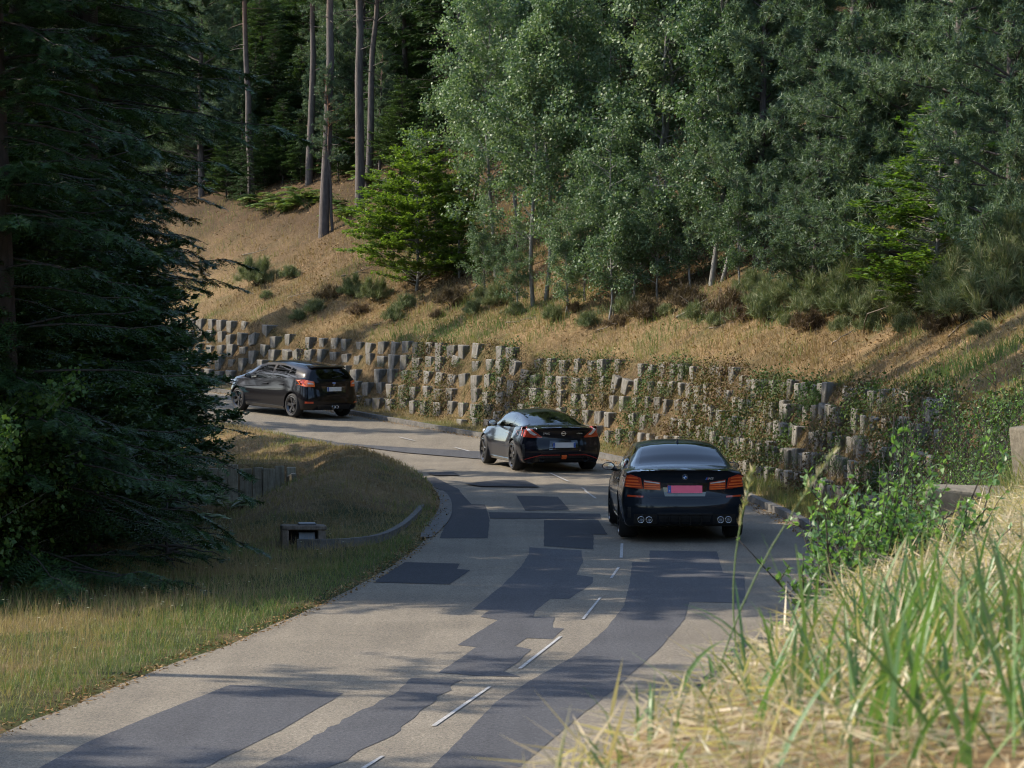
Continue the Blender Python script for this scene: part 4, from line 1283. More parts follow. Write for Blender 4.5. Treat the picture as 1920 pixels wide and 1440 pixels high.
HATCH = dict(length=4.36, blend=.95, half=.92, corner=.25, wheel_r=.325, rim_r=.235, tyre_w=.235, spokes=5, rim_mat=M['rim'], axle_r=.80, axle_f=3.45, arch_r=.37, arch_f=.37,
    track_r=.775, track_f=.78, tag=tag_hatch, seats=1.9, glass={'rear_window': M['glass_dark'], 'windscreen': M['glass_clear'], 'side_window': M['glass_mid'], 'quarter_window': M['glass_dark'], 'tailgate': M['hatch_paint']},
    tab=dict(
        zt=[(0, 1.365), (.1, 1.375), (.3, 1.395), (.5, 1.412), (.8, 1.437), (1.2, 1.465), (1.7, 1.482), (2.2, 1.468), (2.4, 1.44), (2.7, 1.37), (3.1, 1.18), (3.45, 1.04), (3.9, .95), (4.2, .82), (4.36, .62)],
        zr=[(0, 1.30), (.3, 1.325), (.8, 1.365), (1.2, 1.395), (1.8, 1.415), (2.3, 1.395), (2.7, 1.31), (3.1, 1.13), (3.45, 1.0), (3.9, .90), (4.2, .76), (4.36, .55)],
        wr=[(0, .545), (.3, .575), (.8, .59), (1.8, .59), (2.3, .60), (2.7, .625), (3.1, .665), (3.45, .70), (3.9, .70), (4.2, .58), (4.36, .45)],
        zk=[(0, 1.06), (.3, 1.065), (.8, 1.05), (1.8, .985), (2.7, .93), (3.3, .905), (3.9, .85), (4.2, .7), (4.36, .5)],
        wb=[(0, .735), (.06, .77), (.15, .80), (.3, .825), (.8, .848), (1.8, .842), (2.7, .84), (3.4, .83), (3.9, .76), (4.2, .6), (4.36, .47)],
        wg=[(0, .69), (.15, .75), (.3, .77), (.8, .78), (1.8, .77), (2.7, .77), (3.4, .775), (3.9, .71), (4.2, .56), (4.36, .43)],
        wm=[(0, .82), (.06, .85), (.15, .875), (.3, .895), (.8, .915), (1.3, .90), (1.8, .895), (3.0, .90), (3.45, .915), (3.9, .86), (4.25, .64), (4.36, .5)],
        zm=[(0, .55), (.8, .63), (1.8, .58), (3.45, .62), (4.36, .42)],
        ws=[(0, .78), (.15, .84), (.4, .855), (.8, .87), (1.8, .865), (3.45, .87), (4.0, .78), (4.36, .5)],
        zb=[(0, .24), (.3, .21), (.8, .19), (3.6, .17), (4.36, .2)]),
    rear=[(.18, .13), (.26, .06), (.36, .01), (.46, .0), (.60, .0), (.66, .03), (.72, .075), (.98, .10), (1.06, .14), (1.2, .23), (1.38, .37), (1.45, .41)])

def make_hatch(loc, heading):
    c = Car('hatchback_car', HATCH, M['hatch_paint'], 'black five-door hatchback leading the convoy by the far end of the wall', loc, heading)
    # roof spoiler over the rear window
    bm = bmesh.new()
    sec_ = [(-.56, .40, 1.40), (-.5, .30, 1.425), (0, .26, 1.44), (.5, .30, 1.425), (.56, .40, 1.40)]
    top_, low_ = [], []
    for x in np.linspace(-.56, .56, 15):
        k = 1 - (abs(x) / .56) ** 4
        top_.append([bm.verts.new((x, .62, 1.395 + .022 * (1 - (x / .6) ** 2))), bm.verts.new((x, .44, 1.386 + .022 * (1 - (x / .6) ** 2))), bm.verts.new((x, .30 + .07 * (1 - k), 1.366 + .02 * k)), bm.verts.new((x, .31 + .07 * (1 - k), 1.338 + .015 * k)), bm.verts.new((x, .50, 1.35))])
    for a_, b_ in zip(top_, top_[1:]):
        for i in range(4): bm.faces.new((a_[i], b_[i], b_[i + 1], a_[i + 1]))
        bm.faces.new((a_[4], b_[4], b_[0], a_[0]))
    bm.faces.new(top_[0]); bm.faces.new(top_[-1][::-1])
    bmesh.ops.recalc_face_normals(bm, faces=bm.faces[:])
    sm = bpy.data.meshes.new('roof_spoiler'); bm.to_mesh(sm); bm.free(); sm.materials.append(M['hatch_paint'])
    link('roof_spoiler', sm, c.root)
    for s in (-1, 1):
        t = c.rear_patch('tail_light', [(s * .875, 1.02), (s * .80, 1.04), (s * .60, .995)], [(s * .875, .88), (s * .78, .85), (s * .585, .855)], M['lamp_amber'], off=.012, n=14, m=6)
        c.rear_patch('light_bar', [(s * .76, .965), (s * .63, .95)], [(s * .76, .925), (s * .62, .915)], M['lamp_white'], off=.02, n=6, m=3, parent=t)
        w = c.side_strip('tail_light', .24, .56, lambda y: .89 + .33 * (y - .24), lambda y: 1.03 - .02 * (y - .24), M['lamp_red'], s, .008)
        c.rear_patch('reflector', [(s * .84, .46), (s * .66, .46)], [(s * .84, .41), (s * .66, .41)], M['reflector'], off=.01, n=6, m=3)
    c.rear_patch('plate_recess', [(-.4, .87), (.4, .87)], [(-.36, .70), (.36, .70)], M['gloss'], off=.003, n=10, m=4)
    c.plate(0, .79, .46, .115, M['plate_white'], -.05)
    e = c.disc('emblem', 0, .955, .065, M['badge'], .012, rz=.42)
    c.disc('emblem_field', 0, .955, .058, M['blue'], .014, rz=.36, parent=e)
    c.text('trim_badge', 'ST', .0, .905, .045, M['badge'], .01, stretch=1.3, shear=.2)
    c.rear_patch('diffuser', [(-.55, .38), (.55, .38)], [(-.5, .25), (.5, .25)], M['trim'], off=.006, n=10, m=4)
    for dx in (-.055, .055):
        c.exhaust(dx + .0, .315, .045, M['chrome'], oval=1.25)
    c.rear_patch('wiper', [(-.02, 1.10), (.34, 1.15)], [(-.02, 1.085), (.34, 1.14)], M['trim'], off=.02, n=6, m=2)
    c.mirrors(2.86, 1.0, .2, .15, .83, M['hatch_paint'])
    for s in (-1, 1):
        c.handle('door.rear%d' % s, 1.32, .86, s, M['hatch_paint']); c.handle('door.front%d' % s, 2.1, .84, s, M['hatch_paint'])
        c.side_strip('side_sill', 1.2, 3.05, .2, .27, M['gloss'], s, .02)
    head_lamps(c, 3.95, .72, .6)
    return c

def on_road(px, py, heading_deg):
    p = road_pt(px, py)
    return p, math.radians(heading_deg)

def place(maker, S, px, py, heading_deg):
    """px, py: the middle of the rear axle on the road in the photograph."""
    p = road_pt(px, py)
    h = math.radians(heading_deg)
    fwd = Vector((-math.sin(h), math.cos(h), 0))
    o = p - fwd * S['axle_r']
    o.z = p.z + .006
    f = p + fwd * (S['axle_f'] - S['axle_r'])
    pitch = math.atan2(road_z_at(f.x, f.y) - p.z, S['axle_f'] - S['axle_r'])
    c = maker(o, h)
    o.z = p.z - math.tan(pitch) * S['axle_r'] + .012
    c.root.location = o
    c.root.rotation_euler = (Matrix.Rotation(h, 4, 'Z') @ Matrix.Rotation(pitch, 4, 'X')).to_euler()
    return c
saloon = place(make_saloon, SALOON, 1275, 1009, 1.0)
coupe = place(make_coupe, COUPE, 1036, 882, 15.0)
hatch = place(make_hatch, HATCH, 598, 782, 38.0)
hatch.root.scale = (1.05, 1.05, 1.05)
# ------------------------------------------------------------------ vegetation: a few trees of each kind, then individuals
M['bark_pine'] = bark_mat('bark_pine', (.04, .034, .032), (.105, .085, .075), 12, .2, (.2, .095, .05), (7.0, 12.0))
M['bark_grey'] = bark_mat('bark_aspen', (.1, .095, .085), (.24, .23, .2), 10, .6)
M['bark_dark'] = bark_mat('bark_spruce', (.02, .016, .013), (.055, .043, .034), 14, .3)
M['twig'] = bark_mat('dead_wood', (.09, .072, .055), (.2, .17, .13), 16, .3)
M['aspen_leaf'] = leaf_mat('aspen_leaves', [(0, (.055, .1, .044)), (.45, (.095, .148, .07)), (.85, (.145, .2, .105)), (1, (.21, .255, .15))], .28, .5, .3, None, (1.1, 1.25, .65))
M['beech_leaf'] = leaf_mat('beech_leaves_bright', [(0, (.055, .11, .018)), (.6, (.1, .172, .03)), (1, (.165, .235, .045))], .45, .45, .35)
M['beech_dark'] = leaf_mat('beech_leaves_shade', [(0, (.03, .06, .022)), (.7, (.05, .095, .03)), (1, (.085, .14, .04))], .3, .45, .35)  # darker copy of the beech leaves, shade put into the colour
M['oak_leaf'] = leaf_mat('oak_leaves', [(0, (.04, .09, .022)), (.7, (.065, .13, .03)), (1, (.1, .17, .04))], .35, .45, .35)
M['pine_needle'] = leaf_mat('pine_needles', [(0, (.06, .1, .06)), (.6, (.105, .16, .092)), (1, (.165, .22, .125))], .2, .5, .25)
M['spruce_needle'] = leaf_mat('spruce_needles', [(0, (.018, .044, .013)), (.7, (.034, .07, .018)), (1, (.066, .112, .027))], .15, .5, .25)
M['broom'] = leaf_mat('broom_stems', [(0, (.06, .09, .035)), (.5, (.125, .16, .07)), (.85, (.19, .21, .1)), (1, (.27, .24, .14))], .15, .55, .2)
M['heather'] = leaf_mat('heather_stems', [(0, (.05, .035, .02)), (.5, (.1, .07, .04)), (1, (.17, .12, .08))], .15, .6, .2)
M['fern'] = leaf_mat('fern_fronds', [(0, (.07, .12, .035)), (.6, (.12, .18, .06)), (1, (.22, .26, .1))], .4, .45, .3)
M['shrub_leaf'] = leaf_mat('shrub_leaves', [(0, (.07, .15, .045)), (.6, (.12, .23, .07)), (1, (.2, .31, .12))], .45, .4, .4)
M['ivy_leaf'] = leaf_mat('ivy_leaves', None, .2, .65, .12, [(0, (.085, .055, .03)), (.3, (.13, .095, .045)), (.48, (.075, .075, .026)), (.7, (.035, .06, .018)), (1, (.06, .1, .028))])
M['grass'] = leaf_mat('grass_blades', None, .3, .55, .25, [(0, (.19, .135, .07)), (.28, (.29, .215, .115)), (.46, (.25, .215, .085)), (.62, (.14, .17, .05)), (1, (.075, .13, .034))], (1.1, 1.15, .7))
M['long_grass'] = leaf_mat('long_grass_blades', None, .35, .4, .4, [(0, (.42, .33, .2)), (.3, (.5, .41, .25)), (.5, (.17, .19, .075)), (.7, (.11, .19, .05)), (1, (.085, .17, .055))], (1.1, 1.2, .6))
M['litter'] = leaf_mat('dry_litter', [(0, (.1, .055, .025)), (.5, (.22, .125, .055)), (1, (.36, .24, .12))], .1, .8, .1)

def stem_path(rng, base, top, n=7, wob=.03):
    t = np.linspace(0, 1, n)[:, None]
    P = base + (np.asarray(top) - base) * t
    L = np.linalg.norm(np.asarray(top) - base)
    P[1:] += np.cumsum(rng.normal(0, wob * L / n ** .5, (n - 1, 3)) * [1, 1, .2], 0)
    return P

def along(P, t):
    """Point on a polyline by parameter 0..1 (vector of t)."""
    t = np.atleast_1d(t) * (len(P) - 1); i = np.clip(t.astype(int), 0, len(P) - 2); f = (t - i)[:, None]
    return P[i] * (1 - f) + P[i + 1] * f

def branch(rng, p0, az, el, L, n=5, sag=.0, wob=.08):
    d = np.array([math.cos(az) * math.cos(el), math.sin(az) * math.cos(el), math.sin(el)])
    t = np.linspace(0, 1, n)[:, None]
    P = p0 + d * L * t
    P[:, 2] -= sag * L * (t[:, 0] ** 2)
    P[1:] += np.cumsum(rng.normal(0, wob * L / n, (n - 1, 3)), 0)
    return P

def aspen(seed, H=9.5, crown0=.13, spread=1.0, nb=120, leaf=.082, mat='aspen_leaf', stems=1, per=40):
    rng = np.random.RandomState(seed); T, Lf = Geo(), Geo()
    for s in range(stems):
        b = np.array([rng.uniform(-.3, .3) * (stems > 1), rng.uniform(-.3, .3) * (stems > 1), -.15])
        hh = H * (1 if s == 0 else rng.uniform(.6, .9))
        P = stem_path(rng, b, b + np.array([rng.normal(0, .05) * hh, rng.normal(0, .05) * hh, hh]), 9, .035)
        tube(T, P, np.linspace(.07, .008, 9) * hh / 9.5, 7)
        for k in range(nb // stems):
            hf = crown0 + (1 - crown0) * rng.uniform(0, 1) ** .85
            p0 = along(P, min(.985, hf))[0]
            L = spread * (.35 + 1.75 * max(0.0, math.sin(math.pi * (.12 + .86 * hf))) ** .8) * rng.uniform(.3, 1.2)
            Pb = branch(rng, p0, rng.uniform(0, 6.28), rng.uniform(.2, .95), L, 5, .1)
            tube(T, Pb, np.linspace(.016, .004, 5), 4, cap=False)
            nc = max(3, int(L * 5.0))
            cen = along(Pb, rng.uniform(.4, 1.0, nc)) + rng.normal(0, .13, (nc, 3))
            P2 = np.repeat(cen, per, 0) + rng.normal(0, .105, (nc * per, 3))
            D = rand_unit(rng, len(P2)) + np.array([0, 0, -.35]); Nn = rand_unit(rng, len(P2)) + np.array([-.5, .1, .5])
            sz = leaf * rng.uniform(.45, 1.35, len(P2))
            leaves(Lf, P2, D, Nn, sz, sz * .85)
    return [('trunk', T.mesh('aspen_trunk', M['bark_grey'], True)), ('crown', Lf.mesh('aspen_crown', M[mat]))]

def beech(seed, H=4.8, R=2.1, nb=70, leaf=.085, mat='beech_leaf', per=26, z0=.05, bark='bark_grey', droop=.12):
    """Layered sprays: flat fans of leaves on near-level branches."""
    rng = np.random.RandomState(seed); T, Lf = Geo(), Geo()
    P = stem_path(rng, np.array([0, 0, -.15]), np.array([rng.normal(0, .15), rng.normal(0, .15), H]), 8, .03)
    tube(T, P, np.linspace(.06, .008, 8) * H / 5, 6)
    for k in range(nb):
        hf = z0 + (1 - z0) * rng.uniform(0, 1) ** .9
        prof = (1 - hf) ** .75 * min(1, .55 + hf * 2.2) + .12
        p0 = along(P, min(.98, hf))[0]; L = R * prof * rng.uniform(.6, 1.15); az = rng.uniform(0, 6.28)
        Pb = branch(rng, p0, az, rng.uniform(.05, .5), L, 6, droop, .06)
        tube(T, Pb, np.linspace(.014, .003, 6), 4, cap=False)
        d = unit(Pb[-1] - Pb[0]); side = unit(np.cross(d, [0, 0, 1.0]))
        nt = max(3, int(L * 7))
        for t in rng.uniform(.25, 1, nt):
            q = along(Pb, t)[0]; sd = rng.choice([-1, 1]); l2 = L * .33 * (1.15 - t * .7) * rng.uniform(.5, 1.1) + .08
            dd = unit(d * .7 + side * sd * rng.uniform(.4, 1) + rng.normal(0, .08, 3))
            m = max(4, int(per * l2 / .5))
            P2 = q + dd * (rng.uniform(.1, 1, m) * l2)[:, None] + rng.normal(0, .025, (m, 3))
            D = dd + rng.normal(0, .6, (m, 3)) * [1, 1, .3]; Nn = np.array([0, 0, 1.0]) + rng.normal(0, .38, (m, 3))
            sz = leaf * rng.uniform(.7, 1.2, m)
            leaves(Lf, P2, D, Nn, sz, sz * .62, fold=.08)
    return [('trunk', T.mesh('beech_trunk', M[bark], True)), ('crown', Lf.mesh('beech_crown', M[mat]))]

def puff(Lf, rng, C, D, r, n, w=.009, spread=.9):
    """Needle tufts: thin triangles fanning out from shoots at C pointing along D."""
    m = len(C) * n
    P = np.repeat(C, n, 0) + np.repeat(D, n, 0) * rng.uniform(-.55, .7, (m, 1)) * np.repeat(r, n)[:, None]
    d = unit(np.repeat(D, n, 0) * .75 + rand_unit(rng, m) * spread)
    s = unit(np.cross(d, rand_unit(rng, m)))
    L = (np.repeat(r, n) * rng.uniform(.6, 1.1, m))[:, None]
    V = np.stack([P - s * w, P + s * w, P + d * L], 1).reshape(-1, 3)
    Lf.add(V, None, np.arange(m * 3).reshape(-1, 3))

def pine(seed, H=13, crown0=.5, R=2.4, nb=60, r=.17, bark='bark_pine', puffs=16, needles=44, dead=10, r_tuft=.17, w=.011, flat=False):
    rng = np.random.RandomState(seed); T, Lf = Geo(), Geo()
    P = stem_path(rng, np.array([0, 0, -.2]), np.array([rng.normal(0, .02) * H, rng.normal(0, .02) * H, H]), 12, .012)
    tube(T, P, np.linspace(1.12, .18, 12) * r, 10)
    for k in range(dead):
        p0 = along(P, rng.uniform(.12, crown0 + .1))[0]
        tube(T, branch(rng, p0, rng.uniform(0, 6.28), rng.uniform(-.3, .4), rng.uniform(.3, 1.5), 5, .12, .16), np.linspace(.022, .004, 5), 4)
    for k in range(nb):
        hf = crown0 + (1 - crown0) * rng.uniform(0, 1)
        p0 = along(P, min(.985, hf))[0]; u = (hf - crown0) / (1 - crown0)
        L = R * (1.05 - .75 * u) * rng.uniform(.5, 1.1); az = rng.uniform(0, 6.28)
        Pb = branch(rng, p0, az, rng.uniform(-.05, .45) + .3 * u, L, 6, -.10, .1)
        tube(T, Pb, np.linspace(.032, .006, 6), 5, cap=False)
        d = unit(Pb[-1] - Pb[0])
        for j in range(int(puffs * max(.5, L / R))):
            t = rng.uniform(.3, 1.0); q = along(Pb, t)[0]
            dd = unit(d * .6 + rng.normal(0, .55, 3) + [0, 0, .22]); l2 = L * .3 * rng.uniform(.3, 1.1)
            Ps = q + dd * np.linspace(0, l2, 3)[:, None]
            tube(T, Ps, [.007, .005, .003], 3, cap=False)
            nn = 4
            C = q + dd * (rng.uniform(.35, 1.05, nn) * l2)[:, None] + rng.normal(0, .06, (nn, 3))
            puff(Lf, rng, C, unit(dd + rng.normal(0, .35, (nn, 3)) + [0, 0, .25]), np.full(nn, r_tuft) * rng.uniform(.8, 1.2, nn), needles // 2, w)
    return [('trunk', T.mesh('pine_trunk', M[bark], True)), ('crown', Lf.mesh('pine_crown', M['pine_needle']))]

def spruce(seed, H=14, R=2.6, nb=150, r=.16, z0=.04, comb=9, nl=.055, density=1.0, mat='spruce_needle', w=.008):
    """Drooping boughs with hanging side twigs, each twig a comb of needles."""
    rng = np.random.RandomState(seed); T, Lf = Geo(), Geo()
    P = stem_path(rng, np.array([0, 0, -.2]), np.array([rng.normal(0, .01) * H, rng.normal(0, .01) * H, H]), 10, .006)
    tube(T, P, np.linspace(1.1, .06, 10) * r, 9)
    for k in range(nb):
        hf = z0 + (1 - z0) * rng.uniform(0, 1) ** 1.15
        p0 = along(P, min(.985, hf))[0]; L = (R * (1 - hf) ** .8 + .2) * rng.uniform(.65, 1.1); az = rng.uniform(0, 6.28)
        Pb = branch(rng, p0, az, rng.uniform(-.15, .3), L, 7, .25, .05)
        Pb[-2:, 2] += .05 * L
        tube(T, Pb, np.linspace(.022, .004, 7), 4, cap=False)
        d = unit(Pb[-1] - Pb[0]); side = unit(np.cross(d, [0, 0, 1.0]))
        nt = int(L * 18 * density) + 3
        t = rng.uniform(.04, 1, nt); q = along(Pb, t); sd = rng.choice([-1.0, 1.0], nt)
        l2 = (.14 + L * .2 * (1.05 - t)) * rng.uniform(.6, 1.2, nt)
        dd = unit(d * .75 + side * sd[:, None] * rng.uniform(.35, .9, (nt, 1)) + np.stack([rng.normal(0, .1, nt), rng.normal(0, .1, nt), rng.uniform(-.55, -.05, nt)], 1))
        m = comb * 2
        f = np.tile(np.repeat(np.linspace(.05, 1, comb), 2), nt); s2 = np.tile(np.tile([-1.0, 1.0], comb), nt)
        Q = np.repeat(q, m, 0) + np.repeat(dd, m, 0) * (f * np.repeat(l2, m))[:, None]
        sv = np.repeat(unit(np.cross(dd, np.array([0, 0, 1.0]) + rng.normal(0, .35, (nt, 3)))), m, 0)
        nd = unit(np.repeat(dd, m, 0) * .7 + sv * s2[:, None] + rng.normal(0, .2, (nt * m, 3)))
        ax = np.repeat(dd, m, 0) * w
        L1 = nl * rng.uniform(.7, 1.1, nt * m)[:, None]
        V = np.stack([Q - ax, Q + ax, Q + nd * L1], 1).reshape(-1, 3)
        Lf.add(V, None, np.arange(nt * m * 3).reshape(-1, 3))
    return [('trunk', T.mesh('spruce_trunk', M['bark_dark'], True)), ('crown', Lf.mesh('spruce_crown', M[mat]))]

def broom(seed, H=1.8, n=2600, R=.9, mat='broom', w=.0045, seg=.5):
    """Broom-like shrub: a rounded, uneven dome of fine green switches over a few woody stems."""
    rng = np.random.RandomState(seed); G, T = Geo(), Geo()
    for k in range(10):
        tube(T, branch(rng, np.array([0, 0, -.1]), rng.uniform(0, 6.28), rng.uniform(.6, 1.3), H * .65, 5, 0, .14), np.linspace(.018, .005, 5), 4)
    nl = 46
    lob = np.column_stack([rng.normal(0, .46, nl) * R, rng.normal(0, .46, nl) * R, np.zeros(nl)])
    lob[:, 2] = H * (.12 + .8 * rng.uniform(0, 1, nl) * np.clip(1.15 - (lob[:, 0] ** 2 + lob[:, 1] ** 2) / (R * R), .15, 1))
    k = rng.randint(0, nl, n)
    az = rng.uniform(0, 6.28, n); el = rng.uniform(-.1, 1.57, n)
    out = np.column_stack([np.cos(az) * np.cos(el), np.sin(az) * np.cos(el), np.sin(el)])
    rad = rng.uniform(.07, .30, n)[:, None] * np.array([R, R, H * .5]) * 1.1
    st = lob[k] * rng.uniform(.7, 1.0, (n, 1)) + rng.normal(0, .05, (n, 3))
    tip = st + unit(out * .55 + rand_unit(rng, n) * .6 + [0, 0, .3]) * (rng.uniform(.1, .34, n) * (R + H * .4) * .8)[:, None]
    tip[:, 2] = np.maximum(tip[:, 2], .02)
    mid = (st + tip) / 2 + np.column_stack([np.zeros((n, 2)), rng.uniform(.0, .12, n) * H * .4])
    for q in range(2):
        jt = rng.normal(0, .07, (n, 3)) * q; 
        s = unit(np.cross(tip - st, rand_unit(rng, n))) * w
        V = np.stack([st - s, st + s, mid + jt * .5 + s, mid + jt * .5 - s, tip + jt], 1).reshape(-1, 3)
        b = np.arange(n)[:, None] * 5
        G.add(V, b + [[0, 1, 2, 3]], b + [[3, 2, 4]])
    return [('stem', T.mesh('broom_stem', M['bark_dark'], True)), ('foliage', G.mesh('broom_foliage', M[mat]))]

def fern(seed, L=.8, n=9):
    rng = np.random.RandomState(seed); G = Geo()
    for k in range(n):
        P = branch(rng, np.zeros(3), rng.uniform(0, 6.28), rng.uniform(.6, 1.1), L * rng.uniform(.7, 1.1), 7, .55, .02)
        tube(G, P, np.linspace(.006, .002, 7), 3, cap=False)
        m = 18; t = np.linspace(.15, .98, m); q = along(P, t); d = unit(np.gradient(q, axis=0)); s = unit(np.cross(d, [0, 0, 1.0]))
        for sg in (-1, 1):
            ln = .24 * L * np.sin(np.pi * (.12 + .88 * t)) ** .8 + .02
            leaves(G, q, s * sg + d * .35 + [0, 0, -.15], np.array([0, 0, 1.0]) + rng.normal(0, .15, (m, 3)), ln, np.full(m, .05 * L + .012))
    return [('fronds', G.mesh('fern_fronds', M['fern']))]

def leafy_shrub(seed, H=.5, n=26, leaf=.034, mat='shrub_leaf', R=.35, bark='bark_dark'):
    """Many thin shoots with alternate oval leaves."""
    rng = np.random.RandomState(seed); T, Lf = Geo(), Geo()
    for k in range(n):
        P = branch(rng, np.array([rng.normal(0, R * .35), rng.normal(0, R * .35), -.03]), rng.uniform(0, 6.28), rng.uniform(.75, 1.5), H * rng.uniform(.45, 1.15), 7, -.03, .1)
        tube(T, P, np.linspace(.004, .0015, 7), 4)
        for j in range(3):
            q = along(P, rng.uniform(.25, .8))[0]
            Pq = branch(rng, q, rng.uniform(0, 6.28), rng.uniform(.3, 1.2), H * rng.uniform(.15, .4), 5, 0, .1)
            tube(T, Pq, np.linspace(.0025, .001, 5), 3)
            m = int(H * 22)
            D = unit(rng.normal(0, .7, (m, 3)) + unit(Pq[-1] - Pq[0]) * .6); leaves(Lf, along(Pq, rng.uniform(.1, 1, m)), D, np.array([0, 0, 1.0]) + rng.normal(0, .5, (m, 3)), leaf * rng.uniform(.6, 1.15, m), leaf * .56 * rng.uniform(.7, 1.1, m), fold=.1)
        m = int(H * 42)
        D = unit(rng.normal(0, .8, (m, 3)) + [0, 0, .5]); leaves(Lf, along(P, rng.uniform(.2, 1, m)), D, np.array([0, 0, 1.0]) + rng.normal(0, .5, (m, 3)), leaf * rng.uniform(.6, 1.15, m), leaf * .56 * rng.uniform(.7, 1.1, m), fold=.1)
    return [('stems', T.mesh('shrub_stems', M[bark], True)), ('foliage', Lf.mesh('shrub_foliage', M[mat]))]

ASPEN = [aspen(11, 9.5, .2, .92, 84), aspen(12, 9.0, .22, 1.0, 82), aspen(13, 10.0, .18, .88, 88), aspen(14, 6.5, .1, .95, 70, stems=2)]
BEECH = [beech(21, 4.9, 2.7, 230, .09, per=40, droop=.05), beech(22, 4.4, 1.6, 150, .09, per=36, droop=.05)]
BEECH_D = [beech(23, 9, 3.1, 300, .1, 'beech_dark', 34, .02, 'bark_dark'), beech(24, 8, 2.6, 260, .1, 'beech_dark', 34, .01, 'bark_dark', .2)]
OAK = [aspen(25, 3.6, .02, 1.5, 80, .1, 'oak_leaf', 2, 24)]
PINE_T = [pine(31, 17, .52, 2.4, 60), pine(32, 18, .5, 2.2, 60), pine(33, 16, .42, 2.6, 70, .15)]
PINE_L = [pine(34, 11, .06, 2.3, 120, .13, puffs=20, dead=6, r_tuft=.15), pine(35, 10, .03, 2.1, 120, .12, puffs=20, dead=4, r_tuft=.15)]
SPRUCE = [spruce(41, 16, 3.2, 330, .22, .02, 9, .07, 1.8, w=.012), spruce(42, 15, 3.0, 300, .2, .02, 9, .07, 1.8, w=.012)]
SPRUCE_H = [spruce(46, 19, 3.6, 260, .22, .24, 9, .07, 1.8, w=.012), spruce(47, 19, 4.4, 230, .22, .37, 9, .075, 2.0, w=.012)]
SPRUCE_F = [spruce(43, 14, 2.5, 230, .15, .02, 7, .1, 1.1, w=.018), spruce(44, 12, 2.3, 210, .13, .02, 7, .1, 1.1, w=.018)]
YOUNG_SPRUCE = [spruce(45, 1.6, .8, 60, .03, .05, 8, .03, 1.3, w=.004)]
BROOM = [broom(51, 1.7, 5200, 1.05), broom(52, 1.4, 4600, 1.1), broom(53, 2.2, 6000, 1.1)]
HEATH = [broom(54, .6, 1800, .6, 'heather'), broom(55, .55, 1800, .6, 'broom')]
FERN = [fern(61), fern(62, .9)]

cnt = {}
def put(name, proto, px, py, scale, label, cat, group=None, rz=None, tilt=None, push=0.0):
    """Root a plant where the line of sight through a pixel of the photograph meets the ground."""
    p = cast(px, py)
    if p is None: print('no ground', name, px, py); return None
    if push:
        d = Vector((p.x, p.y, 0)).normalized() * push
        p = Vector((p.x + d.x, p.y + d.y, 0)); p.z = drop(p.x, p.y)
    return spawn(name, proto, p, RNG.uniform(0, 6.28) if rz is None else rz, scale, label, cat, group, tilt)
def put_xy(name, proto, x, y, scale, label, cat, group=None, rz=None, tilt=None):
    return spawn(name, proto, (x, y, drop(x, y)), RNG.uniform(0, 6.28) if rz is None else rz, scale, label, cat, group, tilt)

# --- hillside: pines with bare trunks
GP = 'tall pines with bare trunks on the slope'
put('pine_tree', PINE_T[0], 607, 441, 1.0, 'tall bare-trunked pine standing lowest on the bank, leftmost of three thick trunks', 'tree', GP)
put('pine_tree', PINE_T[1], 675, 386, .95, 'tall bare-trunked pine, middle one of the three thick trunks', 'tree', GP)
put('pine_tree', PINE_T[2], 690, 352, .85, 'slightly leaning pine trunk just right of and behind the middle thick trunk', 'tree', GP, tilt=(0, .035))
put('pine_tree', PINE_T[2], 624, 432, .35, 'thin young pine stem close against the leftmost thick trunk', 'tree', GP)
put('pine_tree', PINE_T[1], 472, 372, .8, 'pine with a low twiggy crown left of the ferns', 'tree', GP)
put('pine_tree', PINE_T[0], 580, 345, .8, 'slim dark pine trunk in the shade behind the ferns', 'tree', GP)
# --- aspens
GA = 'grey-green aspens along the top of the bank'
for px, py, k, s, lb in [(1000, 572, 0, .95, 'slender aspen rooted at the bank edge, left stem of the central clump'),
                         (1022, 562, 1, 1.0, 'slender aspen second from the left in the central clump'),
                         (1136, 600, 3, .8, 'low twin-stemmed aspen closest to the lit grass bank'),
                         (1332, 536, 2, 1.12, 'tall pale-stemmed aspen at the right end of the aspen stand'),
                         (1352, 528, 0, .95, 'leaning aspen stem just right of the tallest aspen'),
                         (1080, 515, 2, 1.0, 'aspen in the middle of the stand behind the twin-stemmed one'),
                         (930, 520, 1, 1.0, 'aspen beside the bright green beech'),
                         (1200, 505, 0, 1.12, 'tall full aspen left of the pale-stemmed one'),
                         (1262, 490, 1, 1.15, 'tall aspen with shimmering top near the middle of the wood edge'),
                         (880, 470, 2, .92, 'aspen with its top beside the dark gap in the wood'),
                         (985, 455, 0, 1.0, 'aspen further up the slope behind the central clump'),
                         (1140, 520, 3, 1.0, 'bushy aspen filling the gap behind the low twin stem'),
                         (1240, 560, 3, .62, 'small aspen sapling above the fallen branches'),
                         (905, 560, 3, .45, 'knee-high aspen sucker right of the bright beech'), (970, 585, 3, .4, 'aspen sucker at the left foot of the central clump'), (1060, 592, 3, .48, 'aspen sucker between the central clump and the twin stem'),
                         (1190, 570, 3, .55, 'aspen sucker right of the twin-stemmed one'), (1290, 545, 3, .6, 'bushy aspen sucker left of the pale-stemmed aspen'), (1380, 545, 3, .55, 'bushy aspen sucker at the right end of the stand'), (1100, 560, 3, .6, 'bushy aspen sucker in front of the middle aspen')]:
    put('aspen_tree', ASPEN[k], px, py, s, lb, 'tree', GA)
